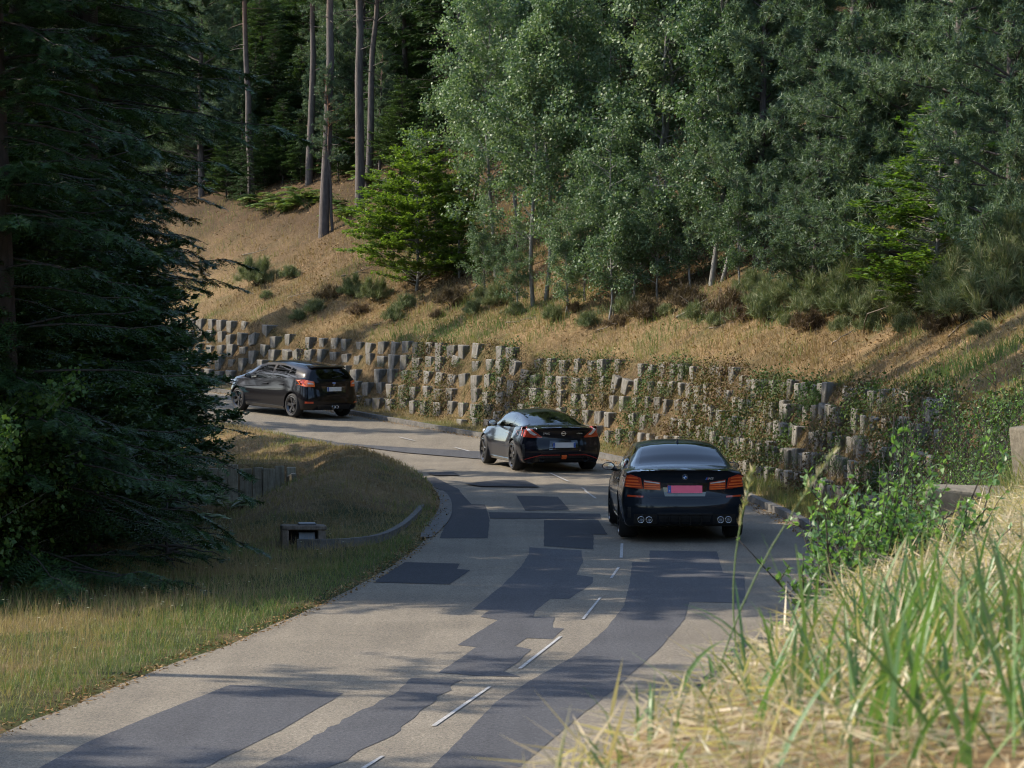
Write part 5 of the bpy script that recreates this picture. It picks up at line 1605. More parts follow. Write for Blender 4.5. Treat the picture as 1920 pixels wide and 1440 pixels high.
# --- bright beeches
put('beech_tree', BEECH[0], 780, 545, 1.0, 'bright yellow-green young beech with layered branches on the bank', 'tree', 'bright young beeches', 1.0)
put('beech_tree', BEECH[1], 862, 520, .8, 'darker small beech tucked behind the bright layered one', 'tree', 'bright young beeches')
put('beech_tree', BEECH[1], 1752, 592, (1.3, 1.3, .95), 'bright lime-green beech sapling between the broom bushes on the right', 'tree', 'bright young beeches', 2.0)
put('beech_tree', BEECH[1], 1470, 470, .8, 'green beech sapling glimpsed under the right-hand pines', 'tree', 'bright young beeches')
# --- young pines on the right
GR = 'young blue-green pines on the right'
for px, py, k, s, lb in [(1790, 520, 0, 1.0, 'young pine with an orange trunk at the upper right'),
                         (1418, 500, 1, 1.0, 'young pine with a dark straight stem right of the aspens'),
                         (1530, 566, 1, .85, 'low spreading young pine behind the broom'),
                         (1625, 556, 0, 1.0, 'full young pine in the middle of the right-hand group'),
                         (1690, 540, 1, 1.0, 'young pine behind the lime-green sapling'),
                         (1895, 555, 1, .95, 'young pine at the right edge of the picture'),
                         (1480, 450, 0, 1.1, 'tall young pine standing furthest back in the right-hand group')]:
    put('young_pine_tree', PINE_L[k], px, py, s, lb, 'tree', GR)
# --- broom and heather on the bank
GB = 'broom bushes on the bank'
for px, py, k, s, lb in [(1600, 598, 0, 0.79, 'big grey-green broom bush above the striped shadows'), (1545, 592, 1, 0.72, 'rounded broom bush left of the big grey-green one'),
                         (1668, 602, 1, 0.68, 'broom bush with brown dead twigs at its foot'), (1722, 600, 0, 0.65, 'broom bush below the lime-green sapling'),
                         (1800, 606, 2, 0.72, 'arching broom bush with pale crooked stem'), (1868, 600, 0, 0.86, 'tall broom bush near the right edge'),
                         (1905, 575, 2, 0.90, 'very tall feathery broom at the right edge'), (1850, 540, 2, 0.94, 'feathery broom rising behind the arching one'),
                         (1640, 560, 2, 0.86, 'broom growing between the big bushes and the pines'), (1450, 575, 1, 0.58, 'low broom bush right of the pale-stemmed aspen'),
                         (1500, 570, 0, 0.61, 'low dark broom at the foot of the spreading pine'), (1410, 560, 1, 0.54, 'dark low broom by the fallen branches'),
                         (705, 565, 1, .55, 'dark broom bush below the bright beech'), (660, 556, 0, .45, 'small dark broom at the left foot of the bright beech'),
                         (483, 535, 1, .72, 'round yellow-green broom bush on the bare bank'), (930, 575, 1, .5, 'dark bush left of the aspen stems')]:
    put('broom_bush', BROOM[k], px, py, s, lb, 'bush', GB)
GH = 'heather tufts on the bank'
for px, py, k, s, lb in [(850, 572, 0, 1.0, 'reddish-brown heather clump below the beech'), (620, 560, 0, .8, 'brown heather clump on the bare bank'), (545, 520, 1, .7, 'low green tuft in the dry grass of the bank'),
                         (1215, 600, 0, 1.0, 'brown heather by the fallen branches'), (1180, 590, 1, .9, 'olive tuft beside the twin-stemmed aspen'), (1290, 575, 0, 1.0, 'brown heather under the pale-stemmed aspen'),
                         (1370, 590, 0, 1.1, 'heather clump with pinkish tips right of the aspens'), (1440, 600, 1, 1.1, 'olive tuft at the left end of the striped shadows'), (890, 590, 1, .7, 'small green tuft near the long shadow'),
                         (560, 600, 1, .6, 'grassy tuft above the left end of the wall'), (760, 580, 1, .8, 'green tuft at the right foot of the dark broom')]:
    put('heather_tuft', HEATH[k], px, py, s, lb, 'plant', GH)
GF = 'ferns under the pines'
for px, py, s, lb in [(512, 395, 1.70, 'fern with yellowed fronds at the left of the fern patch'), (540, 388, 1.87, 'fern next to the yellowed one'), (575, 392, 1.87, 'fern left of the lowest pine trunk'), (645, 395, 1.70, 'fern between the pine trunks'),
                      (705, 350, 2.21, 'large pale fern right of the pine trunks'), (560, 372, 1.70, 'fern in the shade behind the patch'), (730, 360, 2.04, 'pale fern against the bright beech'), (640, 412, 1.36, 'small fern beside the thin stem'), (592, 378, 1.7, 'fern right behind the lowest pine trunk'), (490, 382, 1.6, 'fern at the left end of the fern patch'), (525, 402, 1.5, 'fern hanging down the bank below the yellowed one'), (662, 405, 1.5, 'fern at the foot of the middle pine trunk')]:
    put('fern', FERN[int(px) % 2], px, py, s, lb, 'fern', GF)

GU = 'shaded undergrowth at the foot of the pines'
for px, py, pr, sc, lb in [(425, 372, BEECH_D[0], .3, 'dark shrub at the left end of the undergrowth'), (455, 352, PINE_L[0], .45, 'small bushy pine above the yellowed fern'), (498, 352, BEECH_D[1], .34, 'dark shrub right behind the yellowed fern'),
                       (530, 344, BEECH_D[0], .36, 'dark shrub left of the lowest pine trunk'), (566, 340, BEECH_D[1], .32, 'dark shrub just behind the ferns'), (592, 328, PINE_L[1], .4, 'small bushy pine behind the lowest pine trunk'),
                       (636, 340, BEECH_D[0], .32, 'dark shrub between the thick trunks'), (656, 322, BEECH_D[1], .36, 'dark shrub left of the middle trunk'), (712, 322, PINE_L[0], .42, 'small bushy pine behind the pale fern'),
                       (750, 330, BEECH_D[0], .4, 'dark shrub above the bright beech'), (440, 310, PINE_L[1], .6, 'bushy pine at the back of the undergrowth on the left'), (510, 300, BEECH_D[0], .5, 'tall shrub at the back of the undergrowth'),
                       (800, 400, BEECH_D[1], .4, 'dark shrub tucked behind the top of the bright beech'), (405, 345, BEECH_D[1], .4, 'dark shrub beside the overhanging left-hand trees')]:
    put('undergrowth_shrub', pr, px, py, sc, lb, 'shrub', GU)
for n_, (px, py) in enumerate(sorted([(500, 560), (590, 585), (675, 590), (740, 600), (820, 596), (905, 560), (965, 590), (1040, 600), (1075, 585), (1105, 612), (1160, 612), (1250, 590), (1310, 600), (1345, 610), (1395, 604), (1480, 612), (1515, 618), (1580, 622), (1635, 620), (1700, 625), (1760, 622), (1840, 630)])):
    put('grass_tussock', HEATH[n_ % 2 if n_ % 3 else 1], px, py, RNG.uniform(.45, .8), 'low tussock along the foot of the bushes, %s from the left' % ['first', 'second', 'third', 'fourth', 'fifth', 'sixth', 'seventh', 'eighth', 'ninth', 'tenth', 'eleventh', 'twelfth', 'thirteenth', 'fourteenth', 'fifteenth', 'sixteenth', 'seventeenth', 'eighteenth', 'nineteenth', 'twentieth', 'twenty-first', 'twenty-second'][n_], 'plant', 'tussocks on the bank')

# --- the wood behind
rng = np.random.RandomState(5)
kept, wood = [], []
for k in range(3000):
    px = rng.uniform(150, 2200); D = rng.uniform(62, 132)
    x = (px - 960) / FPX * D; y = D
    j = int(np.argmin((RE[:, 0] - x) ** 2 + (RE[:, 1] - y) ** 2)); s_ = float((np.array([x, y]) - RE[j]) @ OUT[j])
    if s_ < (10.5 if px > 760 else 13.5) or s_ > 46: continue
    if 520 < px < 740 and s_ < 15: continue
    u = rng.uniform()
    kind = 's' if u < .34 else 'p' if u < .52 else 'a' if u < .62 else 'b' if u < .80 else 'u'
    if 150 < px < 800: kind = 'p' if u < .3 else 'q' if u < .55 else 's' if u < .68 else 'u' if u < .85 else 'b'
    gap = 2.5 if kind in 'spaq' else 1.7
    if any((x - a) ** 2 + (y - b) ** 2 < ((gap + g_) / 2) ** 2 for a, b, g_ in kept): continue
    kept.append((x, y, gap)); wood.append((px, kind, x, y, k))
    if len(kept) >= 210: break
for k in range(4000):
    px = rng.uniform(180, 830); D = rng.uniform(92, 165)
    x = (px - 960) / FPX * D; y = D
    j = int(np.argmin((RE[:, 0] - x) ** 2 + (RE[:, 1] - y) ** 2)); s_ = float((np.array([x, y]) - RE[j]) @ OUT[j])
    if s_ < (8.5 if px < 520 else 11.5) or s_ > 50 or (500 < px < 740 and s_ < 13.5): continue
    u = rng.uniform(); kind = 'q' if u < .4 else 's' if u < .5 else 'b' if u < .78 else 'u'
    gap = 2.2 if kind in 'sq' else 1.5
    if any((x - a) ** 2 + (y - b) ** 2 < ((gap + g_) / 2) ** 2 for a, b, g_ in kept): continue
    kept.append((x, y, gap)); wood.append((px, kind, x, y, k))
    if len(kept) >= 340: break
ORD = ['first', 'second', 'third', 'fourth', 'fifth', 'sixth', 'seventh', 'eighth', 'ninth', 'tenth', 'eleventh', 'twelfth', 'thirteenth', 'fourteenth', 'fifteenth', 'sixteenth', 'seventeenth', 'eighteenth', 'nineteenth']
TENS = {20: 'twenty', 30: 'thirty', 40: 'forty', 50: 'fifty', 60: 'sixty', 70: 'seventy', 80: 'eighty', 90: 'ninety'}
def ordinal(n):
    if n >= 100: return 'hundred-and-' + ordinal(n - 100) if n > 100 else 'hundredth'
    if n < 20: return ORD[n - 1]
    t, r_ = n // 10 * 10, n % 10
    return TENS[t] + '-' + ORD[r_ - 1] if r_ else TENS[t][:-1] + 'ieth'
WOODKIND = {'s': ('spruce_tree', SPRUCE_F, .75, 1.1, 'dark spruce'), 'p': ('pine_tree', PINE_T, .7, 1.0, 'tall pine'), 'a': ('aspen_tree', ASPEN[:3], .8, 1.1, 'aspen'),
            'b': ('beech_tree', BEECH_D, .35, .7, 'shaded beech'), 'u': ('spruce_tree', SPRUCE_F, .2, .42, 'low spruce'), 'q': ('young_pine_tree', PINE_L, .7, 1.05, 'bushy young pine')}
for kd, (nm, protos, s0_, s1_, word) in WOODKIND.items():
    mem = sorted([w_ for w_ in wood if w_[1] == kd])
    for n_, (px, _, x, y, k) in enumerate(mem):
        put_xy(nm, protos[k % len(protos)], x, y, rng.uniform(s0_, s1_), '%s in the shaded wood, %s of its kind from the left' % (word, ordinal(n_ + 1)), 'tree', 'shaded wood on the slope')
print('wood', len(kept))

# --- the dark trees inside the bend on the left
GL = 'dark trees inside the bend'
for x, y, pr, s, lb in [(-6.55, 38.6, SPRUCE[0], 1.0, 'dark spruce with the thick trunk at the left edge'), (-7.2, 43.2, SPRUCE[1], .95, 'dark spruce second from the left edge'),
                        (-7.4, 48.5, SPRUCE[0], (.85, .85, 1.3), 'dark spruce behind the broad dark beech'), (-8.8, 54, SPRUCE[1], (1.0, 1.0, 1.35), 'dark spruce deep inside the bend'),
                        (-9.5, 41, SPRUCE[1], 1.0, 'dark spruce behind the left-edge trunk'), (-10.0, 47, SPRUCE[0], 1.05, 'tall dark spruce filling the left background'),
                        (-9.2, 59.4, SPRUCE[0], (.95, .95, 1.3), 'dark spruce furthest along the inside of the bend'), (-11.5, 62, SPRUCE[1], .9, 'dark spruce beyond the headwall'),
                        (-6.9, 46.5, BEECH_D[0], .8, 'broad dark beech hanging over the verge'), (-7.5, 52.5, BEECH_D[1], .95, 'dark beech whose twigs reach towards the black hatchback'),
                        (-8.4, 57.5, BEECH_D[0], .7, 'dark beech above the headwall'),
                        (-7.6, 40.5, BEECH_D[1], 1.0, 'dark beech between the two nearest spruces'), (-8.0, 45.5, BEECH_D[0], 1.1, 'tall dark beech behind the second spruce'), (-7.9, 50.5, BEECH_D[1], 1.1, 'tall dark beech deep in the bend'),
                        (-9.8, 56.5, BEECH_D[0], 1.0, 'dark beech at the back of the bend'), (-7.3, 50.2, SPRUCE_H[0], 1.0, 'tall spruce whose boughs overhang the top left of the bend'), (-6.6, 46.2, SPRUCE_H[1], 1.0, 'high-crowned spruce whose dark boughs hang into the top of the picture'), (-8.2, 57.2, SPRUCE_H[0], .95, 'tall high-crowned spruce behind the overhanging one'), (-9.2, 37.5, SPRUCE[0], .95, 'dark spruce half outside the left edge'), (-12.5, 52, SPRUCE[1], 1.0, 'spruce behind all the other dark trees'),
                        (-6.9, 40.4, BEECH_D[0], .72, 'leafy dark beech at the foot of the left-edge spruce'), (-6.7, 44.8, BEECH_D[1], .78, 'leafy dark beech reaching down to the verge grass'), (-6.9, 49.6, BEECH_D[0], .8, 'leafy dark beech on the right flank of the dark trees'), (-9.9, 51.0, SPRUCE[1], (.8, .8, 1.4), 'tall narrow spruce in the middle of the dark trees'), (-10.2, 56.8, SPRUCE[0], (.75, .75, 1.35), 'tall narrow spruce at the back of the dark trees'), (-10.4, 62.6, SPRUCE[1], (.8, .8, 1.4), 'tall narrow spruce beyond the headwall'), (-10.9, 67.0, SPRUCE[0], (.75, .75, 1.0), 'narrow spruce nearest the far road'), (-7.1, 38.2, BEECH_D[1], .62, 'low leafy beech before the thick left-edge trunk'), (-6.5, 42.4, BEECH_D[0], .62, 'low leafy beech between the spruce boughs'), (-10.8, 66, BEECH_D[1], .9, 'dark beech on the inside of the bend before the far road'), (-12.5, 71, BEECH_D[0], .8, 'unseen low dark beech added to darken reflections in the side of the sports coupe'), (-14.0, 76, BEECH_D[1], .85, 'unseen low dark beech added left of the hatchback for dark car reflections')]:  # last two low beeches are added, unseen, to darken the coupe's reflections
    put_xy('spruce_tree' if pr in SPRUCE or pr in SPRUCE_H else 'beech_tree', pr, x, y, s, lb, 'tree', GL)
put_xy('oak_tree', OAK[0], -6.75, 37.6, .72, 'leafy green oak sapling at the left edge of the verge', 'tree')
put_xy('oak_tree', OAK[0], -6.3, 39.4, .42, 'small oak sapling in front of the dark spruces', 'tree')
put_xy('young_spruce_tree', YOUNG_SPRUCE[0], -4.75, 41.0, 1.0, 'young spruce seedling at the edge of the dark trees', 'tree')
put_xy('young_spruce_tree', YOUNG_SPRUCE[0], -5.2, 43.6, .9, 'small spruce seedling behind the verge flowers', 'tree')
put_xy('fern', FERN[1], -4.6, 55.0, 1.3, 'green fern before the dark recess of the headwall', 'fern', GF)
put_xy('fern', FERN[0], -5.0, 52.5, 1.2, 'low fern in the hollow before the headwall', 'fern', GF)
put_xy('fern', FERN[1], -5.3, 49.0, 1.1, 'shaded fern at the foot of the dark beech', 'fern', GF)
rng = np.random.RandomState(15)
far = []  # unseen spruces added to darken what the cars reflect
for k in range(600):
    j = rng.randint(0, NST); e = rng.uniform(9, 26)
    x, y = LE[j] - OUT[j] * e
    if not (68 < y < 135) or any((x - a) ** 2 + (y - b) ** 2 < 9 for a, b in far): continue
    far.append((x, y))
    put_xy('spruce_tree', SPRUCE_F[k % 2], x, y, rng.uniform(.7, 1.0), 'unseen conifer added across the far road for dark reflections in the cars', 'tree', 'unseen conifers added for car reflections')
    if len(far) >= 34: break
# roadside trees outside the picture: inferred from shadows; last ones added for reflections
GO = 'roadside trees left of the picture'
for x, y, pr, s in [(-12.0, 30.2, PINE_T[0], 1.0), (-17.5, 25.5, PINE_T[1], .95), (-24, 29, PINE_T[2], 1.0), (-16, 23.0, PINE_T[2], .95), (-21, 24.5, PINE_T[0], 1.0),
                    (-14.5, 42, SPRUCE_F[0], 1.1), (-15, 49, SPRUCE_F[1], 1.2), (-15.5, 56, SPRUCE_F[0], 1.1), (-13.5, 44, PINE_T[1], .9), (-18, 66, SPRUCE_F[1], 1.0), (-18, 91, SPRUCE_F[0], 1.2), (-20.5, 95, SPRUCE_F[1], 1.3), (-18.5, 84, SPRUCE_F[0], 1.2), (-22, 99, SPRUCE_F[0], 1.2), (-16, 10, SPRUCE_F[1], 1.0), (-13.5, 3, SPRUCE_F[0], 1.1),
                    (-14, -6, SPRUCE_F[1], 1.2), (-17, -16, SPRUCE_F[0], 1.2), (6, -14, SPRUCE_F[1], .9), (1.5, -22, SPRUCE_F[0], 1.0)]:  # unseen trees behind the camera, added for the cars to reflect
    put_xy('pine_tree' if pr in PINE_T else 'spruce_tree', pr, x, y, s, 'unseen roadside conifer outside the picture, kept for shadows and reflections', 'tree', GO)
# ------------------------------------------------------------------ grass, litter and creepers (kind: stuff)
def scatter(n, y0, y1, s0, s1, side, rng, power=1.0):
    """Random ground points by station and distance from the road edge (side 1 right, -1 left)."""
    i = rng.uniform(np.searchsorted(RE[:, 1] if side > 0 else LE[:, 1], y0), np.searchsorted(RE[:, 1] if side > 0 else LE[:, 1], y1), n)
    E = RE if side > 0 else LE
    j = np.clip(i.astype(int), 0, NST - 2); f = (i - j)[:, None]
    base = E[j] * (1 - f) + E[j + 1] * f
    o = OUT[j]
    s = s0 + (s1 - s0) * rng.uniform(0, 1, n) ** power
    XY = base + o * (side * s)[:, None]
    Z = np.array([drop(x, y) for x, y in XY])
    return np.column_stack([XY, Z]), s, o

def fractal(P, f, seed):
    return np.array([noise.noise(Vector((p[0] * f, p[1] * f, seed))) for p in P])

rng = np.random.RandomState(77)
# verge on the left, near and far
G = Geo()
P, s, o = scatter(46000, 21, 44, .05, 6.5, -1, rng, .9)
nz = fractal(P, .45, 3) + .5 * fractal(P, 1.7, 8)
edge = np.exp(-(s / .8) ** 2)
tone = .56 + nz * .45 + .25 * edge - .12 * smooth(2.5, 5, s)
h = (.055 + .07 * rng.uniform(0, 1, len(P)) + .05 * np.clip(nz, 0, 1)) * (1 + .5 * smooth(3, 5.5, s)) * smooth(0, .25, s + .08)
blades(G, P, rng.normal(0, .05, (len(P), 2)), h, .0065, tone, rng)
P, s, o = scatter(16000, 24, 46, .1, 6.5, -1, rng)
blades(G, P, rng.normal(0, .06, (len(P), 2)), rng.uniform(.12, .3, len(P)) * smooth(0, 2.5, s + .8), .004, rng.uniform(0, .45, len(P)), rng)
link('verge_grass', G.mesh('verge_grass', M['grass'], False, True), label='short green and dry grass of the left verge', kind='stuff')
# mound
G = Geo()
P, s, o = scatter(42000, 44, 84, .12, 6.0, -1, rng)
nz = fractal(P, .5, 13) + .5 * fractal(P, 1.9, 18)
tone = .30 + nz * .6 + .22 * np.exp(-(s / .35) ** 2)
blades(G, P, rng.normal(0, .06, (len(P), 2)), rng.uniform(.04, .13, len(P)), .009, tone, rng)
link('mound_grass', G.mesh('mound_grass', M['grass'], False, True), label='dry straw-coloured grass covering the mound inside the bend', kind='stuff')
# right verge below the wall
G = Geo()
P, s, o = scatter(16000, 30, 92, .12, .95, 1, rng)
blades(G, P, rng.normal(0, .06, (len(P), 2)), rng.uniform(.06, .24, len(P)) * np.where(P[:, 1] < 58, 1.2, .6), .008, .55 + .45 * fractal(P, .4, 2) - .25 * (P[:, 1] > 60), rng)
link('kerb_grass', G.mesh('kerb_grass', M['grass'], False, True), label='rank grass between the right kerb and the wall', kind='stuff')
# bank above the wall
G = Geo()
P, s, o = scatter(125000, 34, 110, 1.85, 12.5, 1, rng, 1.2)
nz = fractal(P, .22, 23) + .7 * fractal(P, .9, 28)
keep = nz > -.42 - .25 * rng.uniform(0, 1, len(P))
P, s, nz = P[keep], s[keep], nz[keep]
tone = .22 + nz * 1.35 + .1 * rng.normal(size=len(P)) + .16 * smooth(66, 52, P[:, 1])
blades(G, P, rng.normal(0, .07, (len(P), 2)) + np.array([-.04, 0]), rng.uniform(.05, .17, len(P)) * (1 + .7 * (nz > .25)), .011, tone, rng)
P, s, o = scatter(26000, 60, 112, 2.4, 13, 1, rng)
nz = fractal(P, .9, 63); keep = nz > .02; P, nz = P[keep], nz[keep]
blades(G, P, rng.normal(0, .1, (len(P), 2)) + np.array([-.05, -.03]), rng.uniform(.14, .36, len(P)), .012, np.clip(.12 + .9 * nz * (fractal(P, .3, 71) > 0) + .12 * rng.normal(size=len(P)), 0, 1), rng)
P, s, o = scatter(34000, 14, 37, 1.1, 6.5, 1, rng)
nz = fractal(P, .5, 83) + .5 * fractal(P, 1.6, 88)
blades(G, P, rng.normal(0, .06, (len(P), 2)) + np.array([-.05, 0]), rng.uniform(.06, .24, len(P)), .006, .5 + .7 * nz, rng)
link('bank_grass', G.mesh('bank_grass', M['grass'], False, True), label='dry golden grass on the bank above the wall', kind='stuff')
# needle and leaf litter on the slope
G = Geo()
P, s, o = scatter(60000, 40, 115, 2.5, 22, 1, rng, 1.1)
leaves(G, P + [0, 0, .015], rand_unit(rng, len(P)) * [1, 1, .35], np.array([0, 0, 1.0]) + rng.normal(0, .3, (len(P), 3)), rng.uniform(.05, .13, len(P)), rng.uniform(.02, .07, len(P)))
link('leaf_litter', G.mesh('leaf_litter', M['litter']), label='brown leaf and twig litter on the wooded slope', kind='stuff')
# ivy, moss and dry creepers over the wall
G = Geo()
P, s, o = scatter(2900, 33, 100, .85, 1.98, 1, rng)
nz = fractal(P, .35, 33) + .6 * fractal(P, 1.3, 38)
thr = np.where(P[:, 1] > 86, .3, np.where(P[:, 1] > 62, -.2, .08))
keep = nz > thr
C, oc = P[keep], o[keep]
per = 60
Q = np.repeat(C, per, 0) + rng.normal(0, .15, (len(C) * per, 3)) * [1, 1, .85]
oo = np.repeat(oc, per, 0)
Q[:, :2] -= oo * rng.uniform(-.05, .2, (len(Q), 1))
tone = np.repeat(.42 + .9 * fractal(C, .55, 43) + .2 * rng.normal(size=len(C)) + .2 * (C[:, 1] < 64), per)
nr = np.column_stack([-oo, np.full(len(Q), .7)]) + rng.normal(0, .5, (len(Q), 3))
D = rand_unit(rng, len(Q)) + [0, 0, -.5]
leaves(G, Q, D, nr, rng.uniform(.035, .08, len(Q)), rng.uniform(.025, .06, len(Q)), tone)
P, s, o = scatter(46000, 33, 100, .8, 1.98, 1, rng)
P[:, :2] -= o * .05
blades(G, P, -o * rng.uniform(.02, .2, (len(P), 1)) + rng.normal(0, .06, (len(P), 2)), rng.uniform(-.2, .12, len(P)), .009, np.clip(.15 + .6 * fractal(P, .6, 48), 0, 1), rng)
link('wall_creepers', G.mesh('wall_creepers', M['ivy_leaf'], False, True), label='ivy, weeds and dry creepers hanging over the block wall', kind='stuff')

# verge flowers: pale dots over the left verge
G = Geo()
P, s, o = scatter(170, 26, 46, .8, 5.8, -1, rng)
for p in P:
    hh = rng.uniform(.12, .3); q = p + np.array([rng.normal(0, .03), rng.normal(0, .03), hh])
    tube(G, [p, (p + q) / 2 + [.01, 0, 0], q], .0018, 3, 1.0)
    n = 5; a = np.arange(n) / n * 6.28
    D = np.stack([np.cos(a), np.sin(a), np.full(n, .25)], 1)
    leaves(G, np.repeat(q[None], n, 0), D, np.repeat([[0, 0, 1.0]], n, 0), np.full(n, .02), np.full(n, .018), np.zeros(n))
M['flower'] = leaf_mat('verge_flowers', None, .3, .6, .2, [(0, (.55, .52, .4)), (.4, (.6, .55, .38)), (.6, (.12, .14, .05)), (1, (.07, .1, .03))])
link('verge_flowers', G.mesh('verge_flowers', M['flower'], False, True), label='small pale wild flowers dotted over the left verge', kind='stuff')

# dry leaf litter and grit gathered along the road edges
G = Geo()
P, s, o = scatter(7000, 21, 84, -.12, .22, -1, rng); P2, s2, o2 = scatter(5000, 38, 95, -.28, .02, 1, rng)
P = np.concatenate([P, P2]); P[:, 2] = [max(p[2], road_z_at(p[0], p[1])) + .012 for p in P]
leaves(G, P, rand_unit(rng, len(P)) * [1, 1, .3], np.array([0, 0, 1.0]) + rng.normal(0, .4, (len(P), 3)), rng.uniform(.015, .06, len(P)), rng.uniform(.01, .035, len(P)))
link('edge_litter', G.mesh('edge_litter', M['litter']), label='dry brown leaves and grit along the road edges', kind='stuff')

# ------------------------------------------------------------------ the near bank on the right: straw, long grass, shrub, broken blocks
G = Geo()
P, s, o = scatter(78000, .4, 15, 1.0, 3.6, 1, rng)
P = P[(P[:, 1] > 1.1)]
n = len(P)
lie = rand_unit(rng, n) * [1, 1, .25]
leaves(G, P + np.column_stack([np.zeros((n, 2)), rng.uniform(.0, .035, n)]), lie, np.array([0, 0, 1.0]) + rng.normal(0, .4, (n, 3)), rng.uniform(.04, .16, n), rng.uniform(.0025, .006, n), rng.uniform(0, .36, n))
m_ = n // 7
blades(G, P[:m_], rng.normal(0, .06, (m_, 2)), rng.uniform(.02, .1, m_), .004, rng.uniform(0, .95, m_), rng)
link('straw', G.mesh('straw', M['long_grass'], False, True), label='matted dry straw on the near bank', kind='stuff')

def ribbon_blade(geo, p, az, L, w, el, curl, tone, rng, seg=7):
    t = np.linspace(0, 1, seg)
    e = el - curl * t ** 1.5
    d = np.stack([np.cos(az) * np.cos(e), np.sin(az) * np.cos(e), np.sin(e)], 1)
    P = p + np.concatenate([[np.zeros(3)], np.cumsum(d[:-1] * (L / (seg - 1)), 0)])
    tw = az + math.pi / 2 + rng.normal(0, .5)
    s = np.array([math.cos(tw), math.sin(tw), rng.normal(0, .2)])
    ww = (w * .5 * np.sin(np.pi * np.clip(.25 + .75 * t, 0, 1)) ** .7 + .0004)[:, None]
    up = np.array([0, 0, 1.0]) * ww * .35
    V = np.stack([P - s * ww + up, P, P + s * ww + up], 1).reshape(-1, 3)
    i = np.arange(seg - 1)[:, None] * 3
    geo.add(V, np.concatenate([i + [[0, 1, 4, 3]], i + [[1, 2, 5, 4]]]), None, tone)

G = Geo()
def tuft(x, y, n, L0, L1, tone0, tone1, w=.009, spread=.1):
    z = drop(x, y)
    for k in range(n):
        px_, py_ = x + rng.normal(0, spread), y + rng.normal(0, spread)
        ribbon_blade(G, np.array([px_, py_, drop(px_, py_) - .01]), rng.uniform(0, 6.28), rng.uniform(L0, L1), w * rng.uniform(.6, 1.2), rng.uniform(.9, 1.5), rng.uniform(.1, 1.2), rng.uniform(tone0, tone1), rng)
for k in range(46):
    y = rng.uniform(3.4, 6.6); px = rng.uniform(1620, 1980) + (110 if y < 4.6 else 0)
    x = (px - 960) / FPX * y
    tuft(x, y, int(rng.uniform(6, 12)), .1, .28, .55, 1.0, .0072, .05 + .01 * y)
for px, y, n, L1 in [(1450, 4.8, 9, .24), (1480, 5.2, 8, .24), (1410, 4.4, 5, .2), (1180, 3.8, 5, .08), (1240, 4.4, 6, .09), (1560, 4.4, 8, .22), (1330, 5.2, 7, .1), (1620, 3.9, 7, .25), (1700, 3.7, 9, .3)]:
    tuft((px - 960) / FPX * y, y, n, .1, L1, .65, 1.0, .007, .03)
for k in range(26):
    y = rng.uniform(4, 13); px = rng.uniform(1350, 1960); tuft((px - 960) / FPX * y, y, 4, .08, .2, .0, .4, .0035, .1)
link('long_grass', G.mesh('long_grass', M['long_grass'], False, True), label='long green grass blades on the near bank', kind='stuff')

# seed-head stalk leaning over the road
def stalk(name, px0, py0, px1, py1, y, label):
    a = Vector(((px0 - 960) / FPX * y, y, CAM.z - (py0 - HORIZON) / FPX * y)); b = Vector(((px1 - 960) / FPX * (y + .1), y + .1, CAM.z - (py1 - HORIZON) / FPX * (y + .1)))
    a.z = min(a.z, drop(a.x, a.y)) if abs(a.z - drop(a.x, a.y)) < .25 else a.z
    root = link(name, None, None, label, 'plant', None, None, (a.x, a.y, a.z))
    t = np.linspace(0, 1, 9)[:, None]; av, bv = np.zeros(3), np.array(b - a)
    P = av + (bv - av) * t; P[:, 0] -= .03 * np.sin(np.pi * t[:, 0]); 
    g1 = Geo(); tube(g1, P, np.linspace(.0022, .0012, 9), 5, .62); link('stem', g1.mesh('stalk_stem', M['long_grass'], True, True), root)
    g2 = Geo(); q = along(P, rng.uniform(.74, 1.0, 60)); d = unit(bv)
    leaves(g2, q, d + rng.normal(0, .3, (60, 3)), rand_unit(rng, 60), rng.uniform(.012, .024, 60), np.full(60, .004), np.full(60, .45))
    link('seed_head', g2.mesh('stalk_seed_head', M['long_grass'], False, True), root)
stalk('grass_stalk', 1330, 1290, 1566, 846, 5.4, 'tall leaning grass stalk with a seed head crossing in front of the road')
stalk('grass_stalk', 1395, 1240, 1412, 880, 6.0, 'thin upright weed stalk standing before the road right of the saloon')

